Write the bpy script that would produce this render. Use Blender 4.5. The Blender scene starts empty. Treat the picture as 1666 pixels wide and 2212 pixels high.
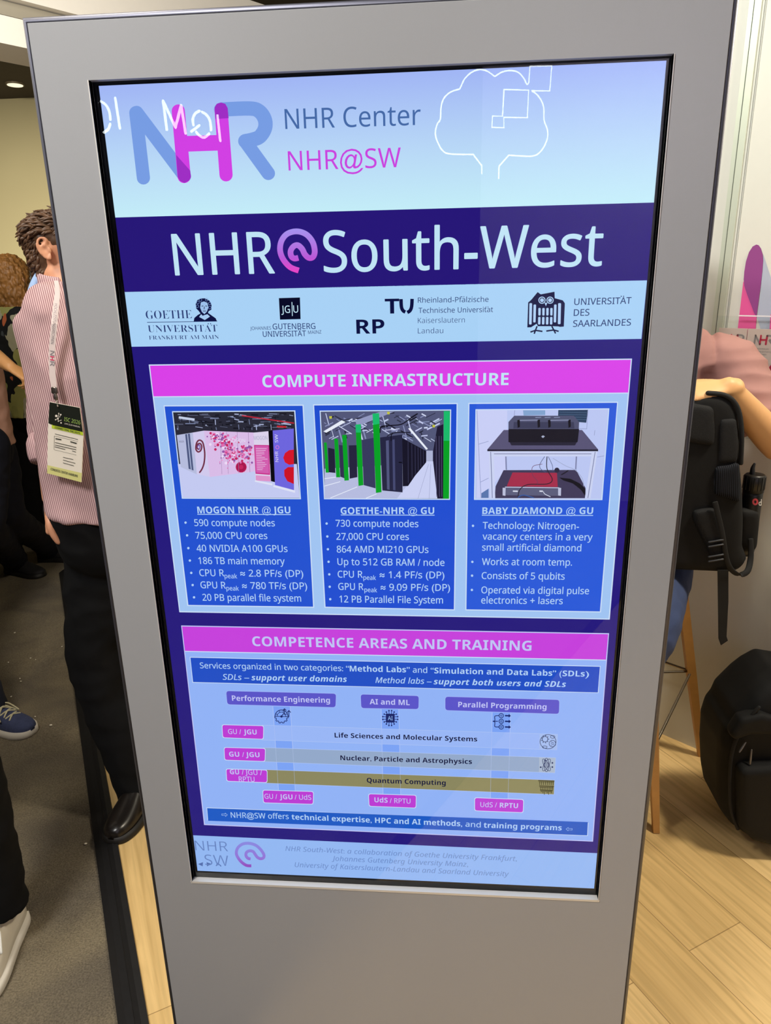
import bpy, bmesh, math, random
from mathutils import Vector, Matrix, noise
random.seed(7)
C = bpy.context.scene.collection
SC = bpy.context.scene
PI = math.pi

# ------------------------------------------------------------------ camera
F_PX = 1530.0
CAM = Vector((0.08316, -0.96735, 1.61463))
RIGHT = Vector((0.99690482, 0.07600944, -0.02008348))
DOWN = Vector((0.00396719, -0.30376758, -0.95273791))
FWD = Vector((-0.07851778, 0.94970934, -0.30312891))
cam_d = bpy.data.cameras.new('camera')
cam = bpy.data.objects.new('camera', cam_d)
C.objects.link(cam)
cam_d.sensor_fit = 'VERTICAL'
cam_d.sensor_height = 24.0
cam_d.lens = F_PX / 2212.0 * 24.0
cam_d.clip_start = 0.01
M3 = Matrix((RIGHT, -DOWN, -FWD)).transposed()
cam.matrix_world = Matrix.Translation(CAM) @ M3.to_4x4()
SC.camera = cam

# ------------------------------------------------------------------ world, view, lights
SC.view_settings.view_transform = 'Standard'
SC.view_settings.look = 'None'
SC.view_settings.exposure = 0.0
SC.view_settings.gamma = 1.0
world = bpy.data.worlds.new('world')
SC.world = world
world.use_nodes = True
world.node_tree.nodes['Background'].inputs[0].default_value = (0.9, 0.95, 1.0, 1)
world.node_tree.nodes['Background'].inputs[1].default_value = 0.02


def area(name, loc, target, power, size, col=(1, 0.93, 0.82), shape='DISK', size_y=None, spread=PI):
    d = bpy.data.lights.new(name, 'AREA')
    d.energy = power
    d.color = col
    d.shape = shape
    d.size = size
    if size_y:
        d.size_y = size_y
    d.spread = spread
    o = bpy.data.objects.new(name, d)
    C.objects.link(o)
    o.location = loc
    o.rotation_euler = (Vector(target) - Vector(loc)).to_track_quat('-Z', 'Y').to_euler()
    return o


area('booth_light', (1.75, 0.35, 3.3), (0.9, 0.9, 0.0), 60, 0.35, (1, 0.90, 0.72))
area('wall_light', (-0.4, 0.5, 3.3), (1.0, 1.35, 2.2), 5, 0.3, (0.93, 1.0, 0.93), spread=1.5)
area('front_fill', (-1.15, -1.45, 3.25), (0.0, 0.0, 1.3), 80, 0.8, (1, 0.985, 0.97))  # unseen fill lamp added to brighten the kiosk front
area('aisle_light', (-1.6, 0.1, 3.3), (-1.2, 0.9, 0.0), 33, 0.5, (1, 0.93, 0.80))
area('back_panel_fill', (1.6, -3.3, 3.3), (1.4, -4.3, 1.6), 60, 0.6, (0.92, 0.92, 1.0))  # unseen lamp added so the opposite panel shows in the glass
area('hall_light', (-3.0, 2.4, 3.3), (-4.2, 6.6, 0.9), 95, 0.5, (1, 0.9, 0.68), spread=1.25)
area('fascia_fill', (-1.3, -0.2, 2.3), (-1.9, 2.2, 2.9), 14, 0.4, (1, 0.96, 0.9), spread=1.6)  # unseen lamp added to lift the cream fascia

# ------------------------------------------------------------------ pixel helpers (photo frame 1666 x 2212)


def ray(px, py):
    return (RIGHT * ((px - 833) / F_PX) + DOWN * ((py - 1106) / F_PX) + FWD)


def at(px, py, y):
    d = ray(px, py)
    return CAM + d * ((y - CAM.y) / d.y)


def onz(px, py, z=0.0):
    d = ray(px, py)
    return CAM + d * ((z - CAM.z) / d.z)


WALL_P = Vector((0.913, 1.371, 0))
WALL_W = Vector((0.756, -0.655, 0)).normalized()
WALL_N = Vector((-0.655, -0.756, 0)).normalized()


def onwall(px, py, off=0.0):
    d = ray(px, py)
    s = (off - (CAM - WALL_P).dot(WALL_N)) / d.dot(WALL_N)
    return CAM + d * s


def crop(o, s):
    return lambda x, y: (o[0] + x * s, o[1] + y * s)


# ------------------------------------------------------------------ materials
MATS = {}


def lin(c):
    r = []
    for v in c[:3]:
        v = v / 255.0
        r.append(v / 12.92 if v <= 0.04045 else ((v + 0.055) / 1.055) ** 2.4)
    return tuple(r) + (1.0,)


def base(name):
    m = bpy.data.materials.new(name)
    m.use_nodes = True
    nt = m.node_tree
    nt.nodes.clear()
    out = nt.nodes.new('ShaderNodeOutputMaterial')
    return m, nt, out


def N(nt, t, **kw):
    n = nt.nodes.new(t)
    for k, v in kw.items():
        if isinstance(v, (int, float, tuple)) and k in n.inputs:
            n.inputs[k].default_value = v
        else:
            setattr(n, k, v)
    return n


def mat(name, c, rough=0.6, metal=0.0, var=0.06, scale=40.0, bump=0.0, bscale=200.0, spec=0.5):
    if name in MATS:
        return MATS[name]
    m, nt, out = base(name)
    p = N(nt, 'ShaderNodeBsdfPrincipled')
    p.inputs['Roughness'].default_value = rough
    p.inputs['Metallic'].default_value = metal
    p.inputs['Specular IOR Level'].default_value = spec
    tc = N(nt, 'ShaderNodeTexCoord')
    nz = N(nt, 'ShaderNodeTexNoise')
    nz.inputs['Scale'].default_value = scale
    nz.inputs['Detail'].default_value = 4
    nt.links.new(tc.outputs['Object'], nz.inputs['Vector'])
    mx = N(nt, 'ShaderNodeMix', data_type='RGBA')
    L = lin(c)
    mx.inputs[6].default_value = tuple(max(0, v * (1 - var)) for v in L[:3]) + (1,)
    mx.inputs[7].default_value = tuple(min(1, v * (1 + var)) for v in L[:3]) + (1,)
    nt.links.new(nz.outputs['Fac'], mx.inputs[0])
    nt.links.new(mx.outputs[2], p.inputs['Base Color'])
    if bump:
        n2 = N(nt, 'ShaderNodeTexNoise')
        n2.inputs['Scale'].default_value = bscale
        n2.inputs['Detail'].default_value = 3
        nt.links.new(tc.outputs['Object'], n2.inputs['Vector'])
        b = N(nt, 'ShaderNodeBump')
        b.inputs['Strength'].default_value = bump
        b.inputs['Distance'].default_value = 0.003
        nt.links.new(n2.outputs['Fac'], b.inputs['Height'])
        nt.links.new(b.outputs['Normal'], p.inputs['Normal'])
    nt.links.new(p.outputs[0], out.inputs[0])
    MATS[name] = m
    return m


def glow(c, k=1.0):
    """a colour shown by the display (it gives off its own light)"""
    key = 'display_%d_%d_%d_%g' % (c[0], c[1], c[2], k)
    if key in MATS:
        return MATS[key]
    m, nt, out = base(key)
    e = N(nt, 'ShaderNodeEmission')
    e.inputs[0].default_value = lin(c)
    e.inputs[1].default_value = k
    nt.links.new(e.outputs[0], out.inputs[0])
    MATS[key] = m
    return m


def glow_ramp(name, stops, axis='Z'):
    """a colour gradient painted into the emission of a display shape"""
    m, nt, out = base(name)
    tc = N(nt, 'ShaderNodeTexCoord')
    sep = N(nt, 'ShaderNodeSeparateXYZ')
    nt.links.new(tc.outputs['Generated'], sep.inputs[0])
    r = N(nt, 'ShaderNodeValToRGB')
    cr = r.color_ramp
    while len(cr.elements) < len(stops):
        cr.elements.new(0.5)
    for el, (p_, c_) in zip(cr.elements, stops):
        el.position = p_
        el.color = lin(c_)
    nt.links.new(sep.outputs[axis], r.inputs[0])
    e = N(nt, 'ShaderNodeEmission')
    nt.links.new(r.outputs[0], e.inputs[0])
    nt.links.new(e.outputs[0], out.inputs[0])
    return m


def lamp_mat(name, col, k):
    m, nt, out = base(name)
    e = N(nt, 'ShaderNodeEmission')
    e.inputs[0].default_value = tuple(col) + (1,)
    e.inputs[1].default_value = k
    nt.links.new(e.outputs[0], out.inputs[0])
    return m


def clear_mat(name, ior=1.5, gloss=0.0, tint=(1, 1, 1, 1), mul=1.0):
    m, nt, out = base(name)
    fr = N(nt, 'ShaderNodeFresnel')
    fr.inputs['IOR'].default_value = ior
    t = N(nt, 'ShaderNodeBsdfTransparent')
    t.inputs[0].default_value = tint
    g = N(nt, 'ShaderNodeBsdfGlossy')
    g.inputs['Roughness'].default_value = gloss
    mx = N(nt, 'ShaderNodeMixShader')
    mu = N(nt, 'ShaderNodeMath', operation='MULTIPLY')
    mu.inputs[1].default_value = mul
    nt.links.new(fr.outputs[0], mu.inputs[0])
    nt.links.new(mu.outputs[0], mx.inputs[0])
    nt.links.new(t.outputs[0], mx.inputs[1])
    nt.links.new(g.outputs[0], mx.inputs[2])
    nt.links.new(mx.outputs[0], out.inputs[0])
    return m


# ------------------------------------------------------------------ object helpers
def tag(o, label, cat, group=None, kind=None):
    o['label'] = label
    if cat:
        o['category'] = cat
    if group:
        o['group'] = group
    if kind:
        o['kind'] = kind
    return o


def empty(name, loc, label, cat, group=None):
    o = bpy.data.objects.new(name, None)
    o.empty_display_size = 0.1
    C.objects.link(o)
    o.location = loc
    return tag(o, label, cat, group)


def link(name, bm, m, parent=None, smooth=False, label=None):
    me = bpy.data.meshes.new(name)
    bm.normal_update()
    bm.to_mesh(me)
    bm.free()
    return link_mesh(name, me, m, parent, smooth, label)


def link_mesh(name, me, m, parent=None, smooth=False, label=None):
    for x in (m if isinstance(m, (list, tuple)) else [m]):
        me.materials.append(x)
    if smooth:
        for p in me.polygons:
            p.use_smooth = True
    o = bpy.data.objects.new(name, me)
    C.objects.link(o)
    if parent:
        o.parent = parent
        # meshes are written in world coordinates; undo the parent's transform
        M = Matrix.Identity(4)
        q = parent
        while q:
            M = Matrix.Translation(q.location) @ q.rotation_euler.to_matrix().to_4x4() @ M
            q = q.parent
        me.transform(M.inverted())
    if label:
        o['label'] = label
    return o


def structure(o):
    o['kind'] = 'structure'
    return o


def box(bm, a, b, mi=0):
    x0, y0, z0 = a
    x1, y1, z1 = b
    v = [bm.verts.new(p) for p in ((x0, y0, z0), (x1, y0, z0), (x1, y1, z0), (x0, y1, z0), (x0, y0, z1), (x1, y0, z1), (x1, y1, z1), (x0, y1, z1))]
    for f in ((3, 2, 1, 0), (4, 5, 6, 7), (0, 1, 5, 4), (1, 2, 6, 5), (2, 3, 7, 6), (3, 0, 4, 7)):
        bm.faces.new([v[i] for i in f]).material_index = mi


def obox(bm, c, ax, ay, az, hx, hy, hz, mi=0):
    """box about c with half sizes along unit axes"""
    vs = []
    for sz in (-1, 1):
        for sx, sy in ((-1, -1), (1, -1), (1, 1), (-1, 1)):
            vs.append(bm.verts.new(c + ax * hx * sx + ay * hy * sy + az * hz * sz))
    for f in ((3, 2, 1, 0), (4, 5, 6, 7), (0, 1, 5, 4), (1, 2, 6, 5), (2, 3, 7, 6), (3, 0, 4, 7)):
        bm.faces.new([vs[i] for i in f]).material_index = mi


def slab(bm, pts, thick, mi=0):
    """polygon given as 3D points, extruded by vector thick"""
    a = [bm.verts.new(p) for p in pts]
    b = [bm.verts.new(Vector(p) + thick) for p in pts]
    n = len(a)
    try:
        bm.faces.new(a).material_index = mi
        bm.faces.new(b[::-1]).material_index = mi
    except ValueError:
        pass
    for i in range(n):
        j = (i + 1) % n
        bm.faces.new((a[j], a[i], b[i], b[j])).material_index = mi
    bmesh.ops.recalc_face_normals(bm, faces=bm.faces[:])


def crom(pts, k=6):
    """Catmull-Rom resampling of tuples"""
    P = [tuple(p) for p in pts]
    if len(P) < 3:
        return P
    out = []
    n = len(P)
    for i in range(n - 1):
        p0, p1, p2, p3 = P[max(i - 1, 0)], P[i], P[i + 1], P[min(i + 2, n - 1)]
        for j in range(k):
            t = j / k
            out.append(tuple(0.5 * ((2 * b) + (-a + c) * t + (2 * a - 5 * b + 4 * c - d) * t * t + (-a + 3 * b - 3 * c + d) * t ** 3)
                             for a, b, c, d in zip(p0, p1, p2, p3)))
    out.append(P[-1])
    return out


def tube(bm, spec, side=Vector((1, 0, 0)), n=18, smooth=5, cap0='round', cap1='round', mi=0):
    """loft of elliptical rings; spec = [(point, r_side, r_front), ...]"""
    rows = [(p[0][0], p[0][1], p[0][2], p[1], p[2] if len(p) > 2 else p[1]) for p in spec]
    rows = crom(rows, smooth) if smooth > 1 else rows
    pts = [Vector(r[:3]) for r in rows]
    rings = []

    def ring(c, S, Fv, rx, ry):
        return [bm.verts.new(c + S * (rx * math.cos(2 * PI * i / n)) + Fv * (ry * math.sin(2 * PI * i / n))) for i in range(n)]
    frames = []
    for i, c in enumerate(pts):
        T = (pts[min(i + 1, len(pts) - 1)] - pts[max(i - 1, 0)])
        T = T.normalized() if T.length > 1e-9 else Vector((0, 0, 1))
        S = side - T * side.dot(T)
        if S.length < 1e-4:
            S = T.orthogonal()
        S.normalize()
        frames.append((T, S, T.cross(S)))
    T, S, Fv = frames[0]
    rx, ry = max(rows[0][3], 1e-4), max(rows[0][4], 1e-4)
    if cap0 == 'round':
        for a in (80, 60, 40, 20):
            a = math.radians(a)
            rings.append(ring(pts[0] - T * (min(rx, ry) * math.sin(a)), S, Fv, rx * math.cos(a), ry * math.cos(a)))
    for c, (T, S, Fv), r in zip(pts, frames, rows):
        rings.append(ring(c, S, Fv, max(r[3], 1e-4), max(r[4], 1e-4)))
    T, S, Fv = frames[-1]
    rx, ry = max(rows[-1][3], 1e-4), max(rows[-1][4], 1e-4)
    if cap1 == 'round':
        for a in (20, 40, 60, 80):
            a = math.radians(a)
            rings.append(ring(pts[-1] + T * (min(rx, ry) * math.sin(a)), S, Fv, rx * math.cos(a), ry * math.cos(a)))
    for a, b in zip(rings, rings[1:]):
        for i in range(n):
            j = (i + 1) % n
            bm.faces.new((a[i], a[j], b[j], b[i])).material_index = mi
    bm.faces.new(rings[0][::-1]).material_index = mi
    bm.faces.new(rings[-1]).material_index = mi


def ball(bm, c, rx, ry=None, rz=None, rot=None, seg=20):
    ry = rx if ry is None else ry
    rz = rx if rz is None else rz
    M = Matrix.Translation(c) @ (rot.to_4x4() if rot else Matrix.Identity(4)) @ Matrix.Diagonal((rx, ry, rz, 1))
    bmesh.ops.create_uvsphere(bm, u_segments=seg, v_segments=seg // 2 + 2, radius=1.0, matrix=M)


def fuse(bm, voxel, iters=6, factor=0.5):
    """union of closed shapes as one continuous skin"""
    bmesh.ops.recalc_face_normals(bm, faces=bm.faces[:])
    me = bpy.data.meshes.new('tmp')
    bm.to_mesh(me)
    bm.free()
    o = bpy.data.objects.new('tmp', me)
    C.objects.link(o)
    r = o.modifiers.new('r', 'REMESH')
    r.mode = 'VOXEL'
    r.voxel_size = voxel
    s = o.modifiers.new('s', 'SMOOTH')
    s.factor = factor
    s.iterations = iters
    dg = bpy.context.evaluated_depsgraph_get()
    dg.update()
    res = bpy.data.meshes.new_from_object(o.evaluated_get(dg))
    bpy.data.objects.remove(o)
    bpy.data.meshes.remove(me)
    return res


def wrinkle(me, amp, freq, stretch=(1, 1, 1), seed=0.0, ridge=False):
    st = Vector(stretch)
    nrm = [v.normal.copy() for v in me.vertices]
    sd = Vector((seed, seed * 0.7, seed * 1.3))
    for v, nv in zip(me.vertices, nrm):
        q = Vector((v.co.x * st.x, v.co.y * st.y, v.co.z * st.z)) * freq + sd
        if ridge:
            v.co += nv * ((1 - 2 * abs(noise.noise(q)) - 0.4) * amp)
        else:
            v.co += nv * ((noise.noise(q) + 0.5 * noise.noise(q * 2.1)) * amp)


def text_mesh(s, offset=0.0, shear=0.0):
    cu = bpy.data.curves.new('t', 'FONT')
    cu.body = s
    cu.size = 1
    cu.resolution_u = 4
    cu.offset = offset
    cu.shear = shear
    o = bpy.data.objects.new('t', cu)
    C.objects.link(o)
    me = bpy.data.meshes.new_from_object(o)
    bpy.data.objects.remove(o)
    bpy.data.curves.remove(cu)
    return me if me and len(me.vertices) else None


_h = text_mesh(chr(0x1D5A7))            # a humanist sans H from the wide character range
WIDE = _h is not None and len(_h.vertices) == 12
CAPU = max(v.co.y for v in _h.vertices) if WIDE else 0.682


def letters(s, bold, shear, serif, sans):
    """pick regular, bold, italic or serif letterforms; returns text, outline offset, shear, cap height"""
    if serif:
        return ''.join(chr(0x1D400 + ord(c) - 65) if 'A' <= c <= 'Z' else c for c in s), bold, 0.0, 0.682
    if not (WIDE and sans):
        return s, bold, shear, 0.682
    heavy, ital = bold >= 0.02, shear > 0
    up = {(0, 0): 0x1D5A0, (1, 0): 0x1D5D4, (0, 1): 0x1D608, (1, 1): 0x1D63C}[int(heavy), int(ital)]
    dg = 0x1D7EC if heavy else 0x1D7E2
    r = ''
    for c in s:
        if 'A' <= c <= 'Z':
            r += chr(up + ord(c) - 65)
        elif 'a' <= c <= 'z':
            r += chr(up + 26 + ord(c) - 97)
        elif '0' <= c <= '9':
            r += chr(dg + ord(c) - 48)
        else:
            r += c
    return r, (0.0 if heavy else min(bold, 0.0) * 0.7), 0.0, CAPU


# ------------------------------------------------------------------ flat artwork helper on the display plane
class Art:
    def __init__(self, pt, up=Vector((0, 0, 1)), right=Vector((1, 0, 0)), step=Vector((0, -0.00015, 0))):
        self.pt, self.up, self.right, self.step = pt, up, right, step
        self.items = {}      # name -> (bmesh, [mats])

    def start(self, name):
        self.name = name
        self.items.setdefault(name, (bmesh.new(), []))

    def mi(self, m):
        mats = self.items[self.name][1]
        if m not in mats:
            mats.append(m)
        return mats.index(m)

    def poly(self, pxs, m, layer=1):
        bm = self.items[self.name][0]
        vs = [bm.verts.new(self.pt(x, y) + self.step * layer) for x, y in pxs]
        if len(vs) > 4:
            f = bm.faces.new(vs)
            f.material_index = self.mi(m)
            bmesh.ops.triangulate(bm, faces=[f])
        else:
            bm.faces.new(vs).material_index = self.mi(m)

    def frame(self, pxs, m, w=2.0, layer=1):
        n = len(pxs)
        cx = sum(p[0] for p in pxs) / n
        cy = sum(p[1] for p in pxs) / n
        for i in range(n):
            a, b = pxs[i], pxs[(i + 1) % n]
            self.line([a, b], m, w, layer, ext=True)

    def line(self, pxs, m, w=2.0, layer=1, round_=False, closed=False, ext=False):
        pts = list(pxs) + ([pxs[0]] if closed else [])
        for a, b in zip(pts, pts[1:]):
            dx, dy = b[0] - a[0], b[1] - a[1]
            L = math.hypot(dx, dy) or 1
            nx, ny = -dy / L * w / 2, dx / L * w / 2
            ex, ey = (dx / L * w / 2, dy / L * w / 2) if ext else (0, 0)
            self.poly([(a[0] + nx - ex, a[1] + ny - ey), (b[0] + nx + ex, b[1] + ny + ey),
                       (b[0] - nx + ex, b[1] - ny + ey), (a[0] - nx - ex, a[1] - ny - ey)], m, layer)

    def stroke(self, pxs, m, w, layer=1, k=6, caps=True, closed=False):
        """one ribbon with mitred joints"""
        P = crom(pxs, k) if k > 1 else list(pxs)
        n = len(P)
        Lft, Rgt = [], []
        for i in range(n):
            a, b = P[max(i - 1, 0)], P[min(i + 1, n - 1)]
            dx, dy = b[0] - a[0], b[1] - a[1]
            L = math.hypot(dx, dy) or 1
            nx, ny = -dy / L * w / 2, dx / L * w / 2
            Lft.append((P[i][0] + nx, P[i][1] + ny))
            Rgt.append((P[i][0] - nx, P[i][1] - ny))
        for i in range(n - 1):
            self.poly([Lft[i], Lft[i + 1], Rgt[i + 1], Rgt[i]], m, layer)
        if caps:
            self.disc(P[0], w / 2, m, layer)
            self.disc(P[-1], w / 2, m, layer)

    def disc(self, c, r, m, layer=1, ry=None, n=20):
        ry = r if ry is None else ry
        self.poly([(c[0] + r * math.cos(2 * PI * i / n), c[1] + ry * math.sin(2 * PI * i / n)) for i in range(n)], m, layer)

    def ringo(self, c, r, m, w=1.5, layer=1, ry=None, n=24, a0=0, a1=360, rot=0):
        ry = r if ry is None else ry
        ca, sa = math.cos(rot), math.sin(rot)
        pts = []
        for i in range(n + 1):
            a = math.radians(a0 + (a1 - a0) * i / n)
            x, y = r * math.cos(a), ry * math.sin(a)
            pts.append((c[0] + x * ca - y * sa, c[1] + x * sa + y * ca))
        self.stroke(pts, m, w, layer, k=1, caps=False)

    def rrect(self, pxs, rad, m, layer=1):
        out = []
        n = len(pxs)
        for i in range(n):
            p0, p1, p2 = pxs[i - 1], pxs[i], pxs[(i + 1) % n]
            def toward(q):
                d = math.hypot(q[0] - p1[0], q[1] - p1[1])
                return (p1[0] + (q[0] - p1[0]) * rad / d, p1[1] + (q[1] - p1[1]) * rad / d)
            a, b = toward(p0), toward(p2)
            for t in (0, 0.25, 0.5, 0.75, 1):
                out.append(tuple((1 - t) ** 2 * u + 2 * t * (1 - t) * v + t * t * w_ for u, v, w_ in zip(a, p1, b)))
        self.poly(out, m, layer)

    def text(self, s, p0, p1, cap, m, bold=0.0, shear=0.0, layer=4, serif=False, turned=False, sans=True):
        """one line of lettering fitted between two points of its baseline"""
        s, off, sh, capu = letters(s, bold, shear, serif, sans)
        me = text_mesh(s, off, sh)
        if me is None:
            return
        xs = [v.co.x for v in me.vertices]
        x0, x1 = min(xs), max(xs)
        A, B = self.pt(*p0), self.pt(*p1)
        mid = ((p0[0] + p1[0]) / 2, (p0[1] + p1[1]) / 2)
        if turned:
            d = (B - A)
            R_ = d.normalized()
            U_ = self.right.cross(self.up).cross(R_)
            W = d.length
            H = cap / (math.hypot(p1[0] - p0[0], p1[1] - p0[1]) / W)
        else:
            R_, U_ = (B - A).normalized(), self.up
            W = (B - A).length
            H = (self.pt(mid[0], mid[1] - cap) - self.pt(*mid)).dot(self.up)
        bm = self.items[self.name][0]
        k = self.mi(m)
        sc = H / (capu + 2 * off)
        fat = bold * 0.62 if 0 < bold < 0.02 and WIDE and sans and not serif else 0.0
        for kk, (dx, dy) in enumerate(((0, 0),) if not fat else ((-fat, 0), (fat, 0), (0, fat * 0.6), (0, -fat * 0.6))):
            vs = [bm.verts.new(A + R_ * (((v.co.x - x0) / (x1 - x0)) * W + dx * H) + U_ * ((v.co.y + off + dy) * sc) + self.step * (layer + kk * 0.05)) for v in me.vertices]
            for p in me.polygons:
                try:
                    bm.faces.new([vs[i] for i in p.vertices]).material_index = k
                except ValueError:
                    pass
        bpy.data.meshes.remove(me)

    def finish(self, parents):
        objs = {}
        for nm, (bm, mats) in self.items.items():
            par = parents[nm][0]
            name = parents[nm][1]
            o = link(name, bm, mats, par)
            if len(parents[nm]) > 2:
                o['label'] = parents[nm][2]
            objs[nm] = o
        return objs

# ------------------------------------------------------------------ setting: floors, walls, ceiling
AX_A = Vector((0.507, -0.862, 0)).normalized()      # along the planks and the platform edge
AX_B = Vector((0.862, 0.507, 0)).normalized()


def wood_floor_mat():
    m, nt, out = base('light_oak_planks')
    p = N(nt, 'ShaderNodeBsdfPrincipled')
    p.inputs['Roughness'].default_value = 0.42
    tc = N(nt, 'ShaderNodeTexCoord')
    mp = N(nt, 'ShaderNodeMapping')
    mp.inputs['Rotation'].default_value = (0, 0, -math.atan2(AX_A.y, AX_A.x))
    mp.inputs['Location'].default_value = (0.03, 0.091, 0)
    nt.links.new(tc.outputs['Object'], mp.inputs[0])
    br = N(nt, 'ShaderNodeTexBrick')
    br.offset = 0.37
    br.inputs['Scale'].default_value = 1.0
    br.inputs['Brick Width'].default_value = 1.22
    br.inputs['Row Height'].default_value = 0.187
    br.inputs['Mortar Size'].default_value = 0.0012
    br.inputs['Mortar Smooth'].default_value = 0.2
    br.inputs['Color1'].default_value = lin((232, 199, 140))
    br.inputs['Color2'].default_value = lin((216, 182, 122))
    br.inputs['Mortar'].default_value = lin((160, 128, 80))
    nt.links.new(mp.outputs[0], br.inputs['Vector'])
    st = N(nt, 'ShaderNodeMapping')
    st.inputs['Scale'].default_value = (1.2, 16, 1)
    nt.links.new(mp.outputs[0], st.inputs[0])
    g = N(nt, 'ShaderNodeTexNoise')
    g.inputs['Scale'].default_value = 2.2
    g.inputs['Detail'].default_value = 7
    g.inputs['Distortion'].default_value = 1.2
    nt.links.new(st.outputs[0], g.inputs['Vector'])
    r = N(nt, 'ShaderNodeValToRGB')
    r.color_ramp.elements[0].position = 0.35
    r.color_ramp.elements[0].color = (0.86, 0.84, 0.80, 1)
    r.color_ramp.elements[1].position = 0.62
    r.color_ramp.elements[1].color = (1.06, 1.05, 1.03, 1)
    nt.links.new(g.outputs['Fac'], r.inputs[0])
    # cathedral grain figures
    st2 = N(nt, 'ShaderNodeMapping')
    st2.inputs['Scale'].default_value = (1.0, 7.0, 1)
    nt.links.new(mp.outputs[0], st2.inputs[0])
    w = N(nt, 'ShaderNodeTexWave')
    w.wave_type = 'RINGS'
    w.inputs['Scale'].default_value = 1.3
    w.inputs['Distortion'].default_value = 7.0
    w.inputs['Detail'].default_value = 2.5
    w.inputs['Detail Scale'].default_value = 0.9
    nt.links.new(st2.outputs[0], w.inputs['Vector'])
    r2 = N(nt, 'ShaderNodeValToRGB')
    r2.color_ramp.elements[0].position = 0.0
    r2.color_ramp.elements[0].color = (0.84, 0.80, 0.74, 1)
    r2.color_ramp.elements[1].position = 0.22
    r2.color_ramp.elements[1].color = (1, 1, 1, 1)
    nt.links.new(w.outputs['Fac'], r2.inputs[0])
    m1 = N(nt, 'ShaderNodeMix', data_type='RGBA', blend_type='MULTIPLY')
    m1.inputs[0].default_value = 1
    nt.links.new(br.outputs['Color'], m1.inputs[6])
    nt.links.new(r.outputs[0], m1.inputs[7])
    m2 = N(nt, 'ShaderNodeMix', data_type='RGBA', blend_type='MULTIPLY')
    m2.inputs[0].default_value = 0.55
    nt.links.new(m1.outputs[2], m2.inputs[6])
    nt.links.new(r2.outputs[0], m2.inputs[7])
    nt.links.new(m2.outputs[2], p.inputs['Base Color'])
    nt.links.new(p.outputs[0], out.inputs[0])
    return m


def carpet_mat():
    m, nt, out = base('brown_grey_carpet')
    p = N(nt, 'ShaderNodeBsdfPrincipled')
    p.inputs['Roughness'].default_value = 0.95
    p.inputs['Specular IOR Level'].default_value = 0.1
    tc = N(nt, 'ShaderNodeTexCoord')
    a = N(nt, 'ShaderNodeTexNoise')
    a.inputs['Scale'].default_value = 230
    a.inputs['Detail'].default_value = 4
    b = N(nt, 'ShaderNodeTexNoise')
    b.inputs['Scale'].default_value = 3.5
    b.inputs['Detail'].default_value = 5
    b.inputs['Distortion'].default_value = 0.6
    for n in (a, b):
        nt.links.new(tc.outputs['Object'], n.inputs['Vector'])
    mx = N(nt, 'ShaderNodeMix', data_type='RGBA')
    mx.inputs[6].default_value = lin((58, 54, 47))
    mx.inputs[7].default_value = lin((156, 144, 124))
    nt.links.new(a.outputs['Fac'], mx.inputs[0])
    r = N(nt, 'ShaderNodeValToRGB')
    r.color_ramp.elements[0].position = 0.3
    r.color_ramp.elements[0].color = (0.62, 0.62, 0.66, 1)
    r.color_ramp.elements[1].position = 0.7
    r.color_ramp.elements[1].color = (1.15, 1.12, 1.0, 1)
    nt.links.new(b.outputs['Fac'], r.inputs[0])
    m1 = N(nt, 'ShaderNodeMix', data_type='RGBA', blend_type='MULTIPLY')
    m1.inputs[0].default_value = 1
    nt.links.new(mx.outputs[2], m1.inputs[6])
    nt.links.new(r.outputs[0], m1.inputs[7])
    nt.links.new(m1.outputs[2], p.inputs['Base Color'])
    bu = N(nt, 'ShaderNodeBump')
    bu.inputs['Strength'].default_value = 0.8
    bu.inputs['Distance'].default_value = 0.006
    nt.links.new(a.outputs['Fac'], bu.inputs['Height'])
    nt.links.new(bu.outputs[0], p.inputs['Normal'])
    nt.links.new(p.outputs[0], out.inputs[0])
    return m


Z_CARPET = -0.03
# carpet of the hall, with a few soft creases
bm = bmesh.new()
nx = ny = 120
grid = {}
for i in range(nx + 1):
    for j in range(ny + 1):
        x = -9 + 18 * (i / nx)
        y = -9 + 18 * (j / ny)
        z = Z_CARPET - 0.004 + 0.004 * noise.noise(Vector((x * 0.9 + 1.6 * y, y * 2.6 - 0.8 * x, 3.0)))
        grid[i, j] = bm.verts.new((x, y, min(z, Z_CARPET)))
for i in range(nx):
    for j in range(ny):
        bm.faces.new((grid[i, j], grid[i + 1, j], grid[i + 1, j + 1], grid[i, j + 1]))
structure(link('floor', bm, carpet_mat(), smooth=True))

# raised booth platform with oak planks
E0 = onz(318, 2212)
E0.z = 0
edge0 = E0 + AX_A * 3.2
edge1 = E0 - AX_A * 3.2
bm = bmesh.new()
slab(bm, [edge0, edge1, edge1 + AX_B * 6, edge0 + AX_B * 6], Vector((0, 0, Z_CARPET)))
structure(link('floor_platform', bm, wood_floor_mat()))
# black rubber ramp profile along the platform edge
dusty = mat('dusty_black_profile', (20, 19, 20), 0.55, var=0.5, scale=60)
bm = bmesh.new()
prof = [(0.004, 0.006), (-0.012, 0.007), (-0.024, -0.002), (-0.026, -0.006), (-0.044, -0.015), (-0.062, -0.027), (-0.062, -0.032), (0.0, -0.032)]
ra, rb = [], []
for u, z in prof:
    ra.append(bm.verts.new(edge0 + AX_B * u + Vector((0, 0, z))))
    rb.append(bm.verts.new(edge1 + AX_B * u + Vector((0, 0, z))))
for i in range(len(prof)):
    j = (i + 1) % len(prof)
    bm.faces.new((ra[i], ra[j], rb[j], rb[i]))
bm.faces.new(ra)
bm.faces.new(rb[::-1])
bmesh.ops.recalc_face_normals(bm, faces=bm.faces[:])
structure(link('trim_1', bm, dusty))

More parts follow.
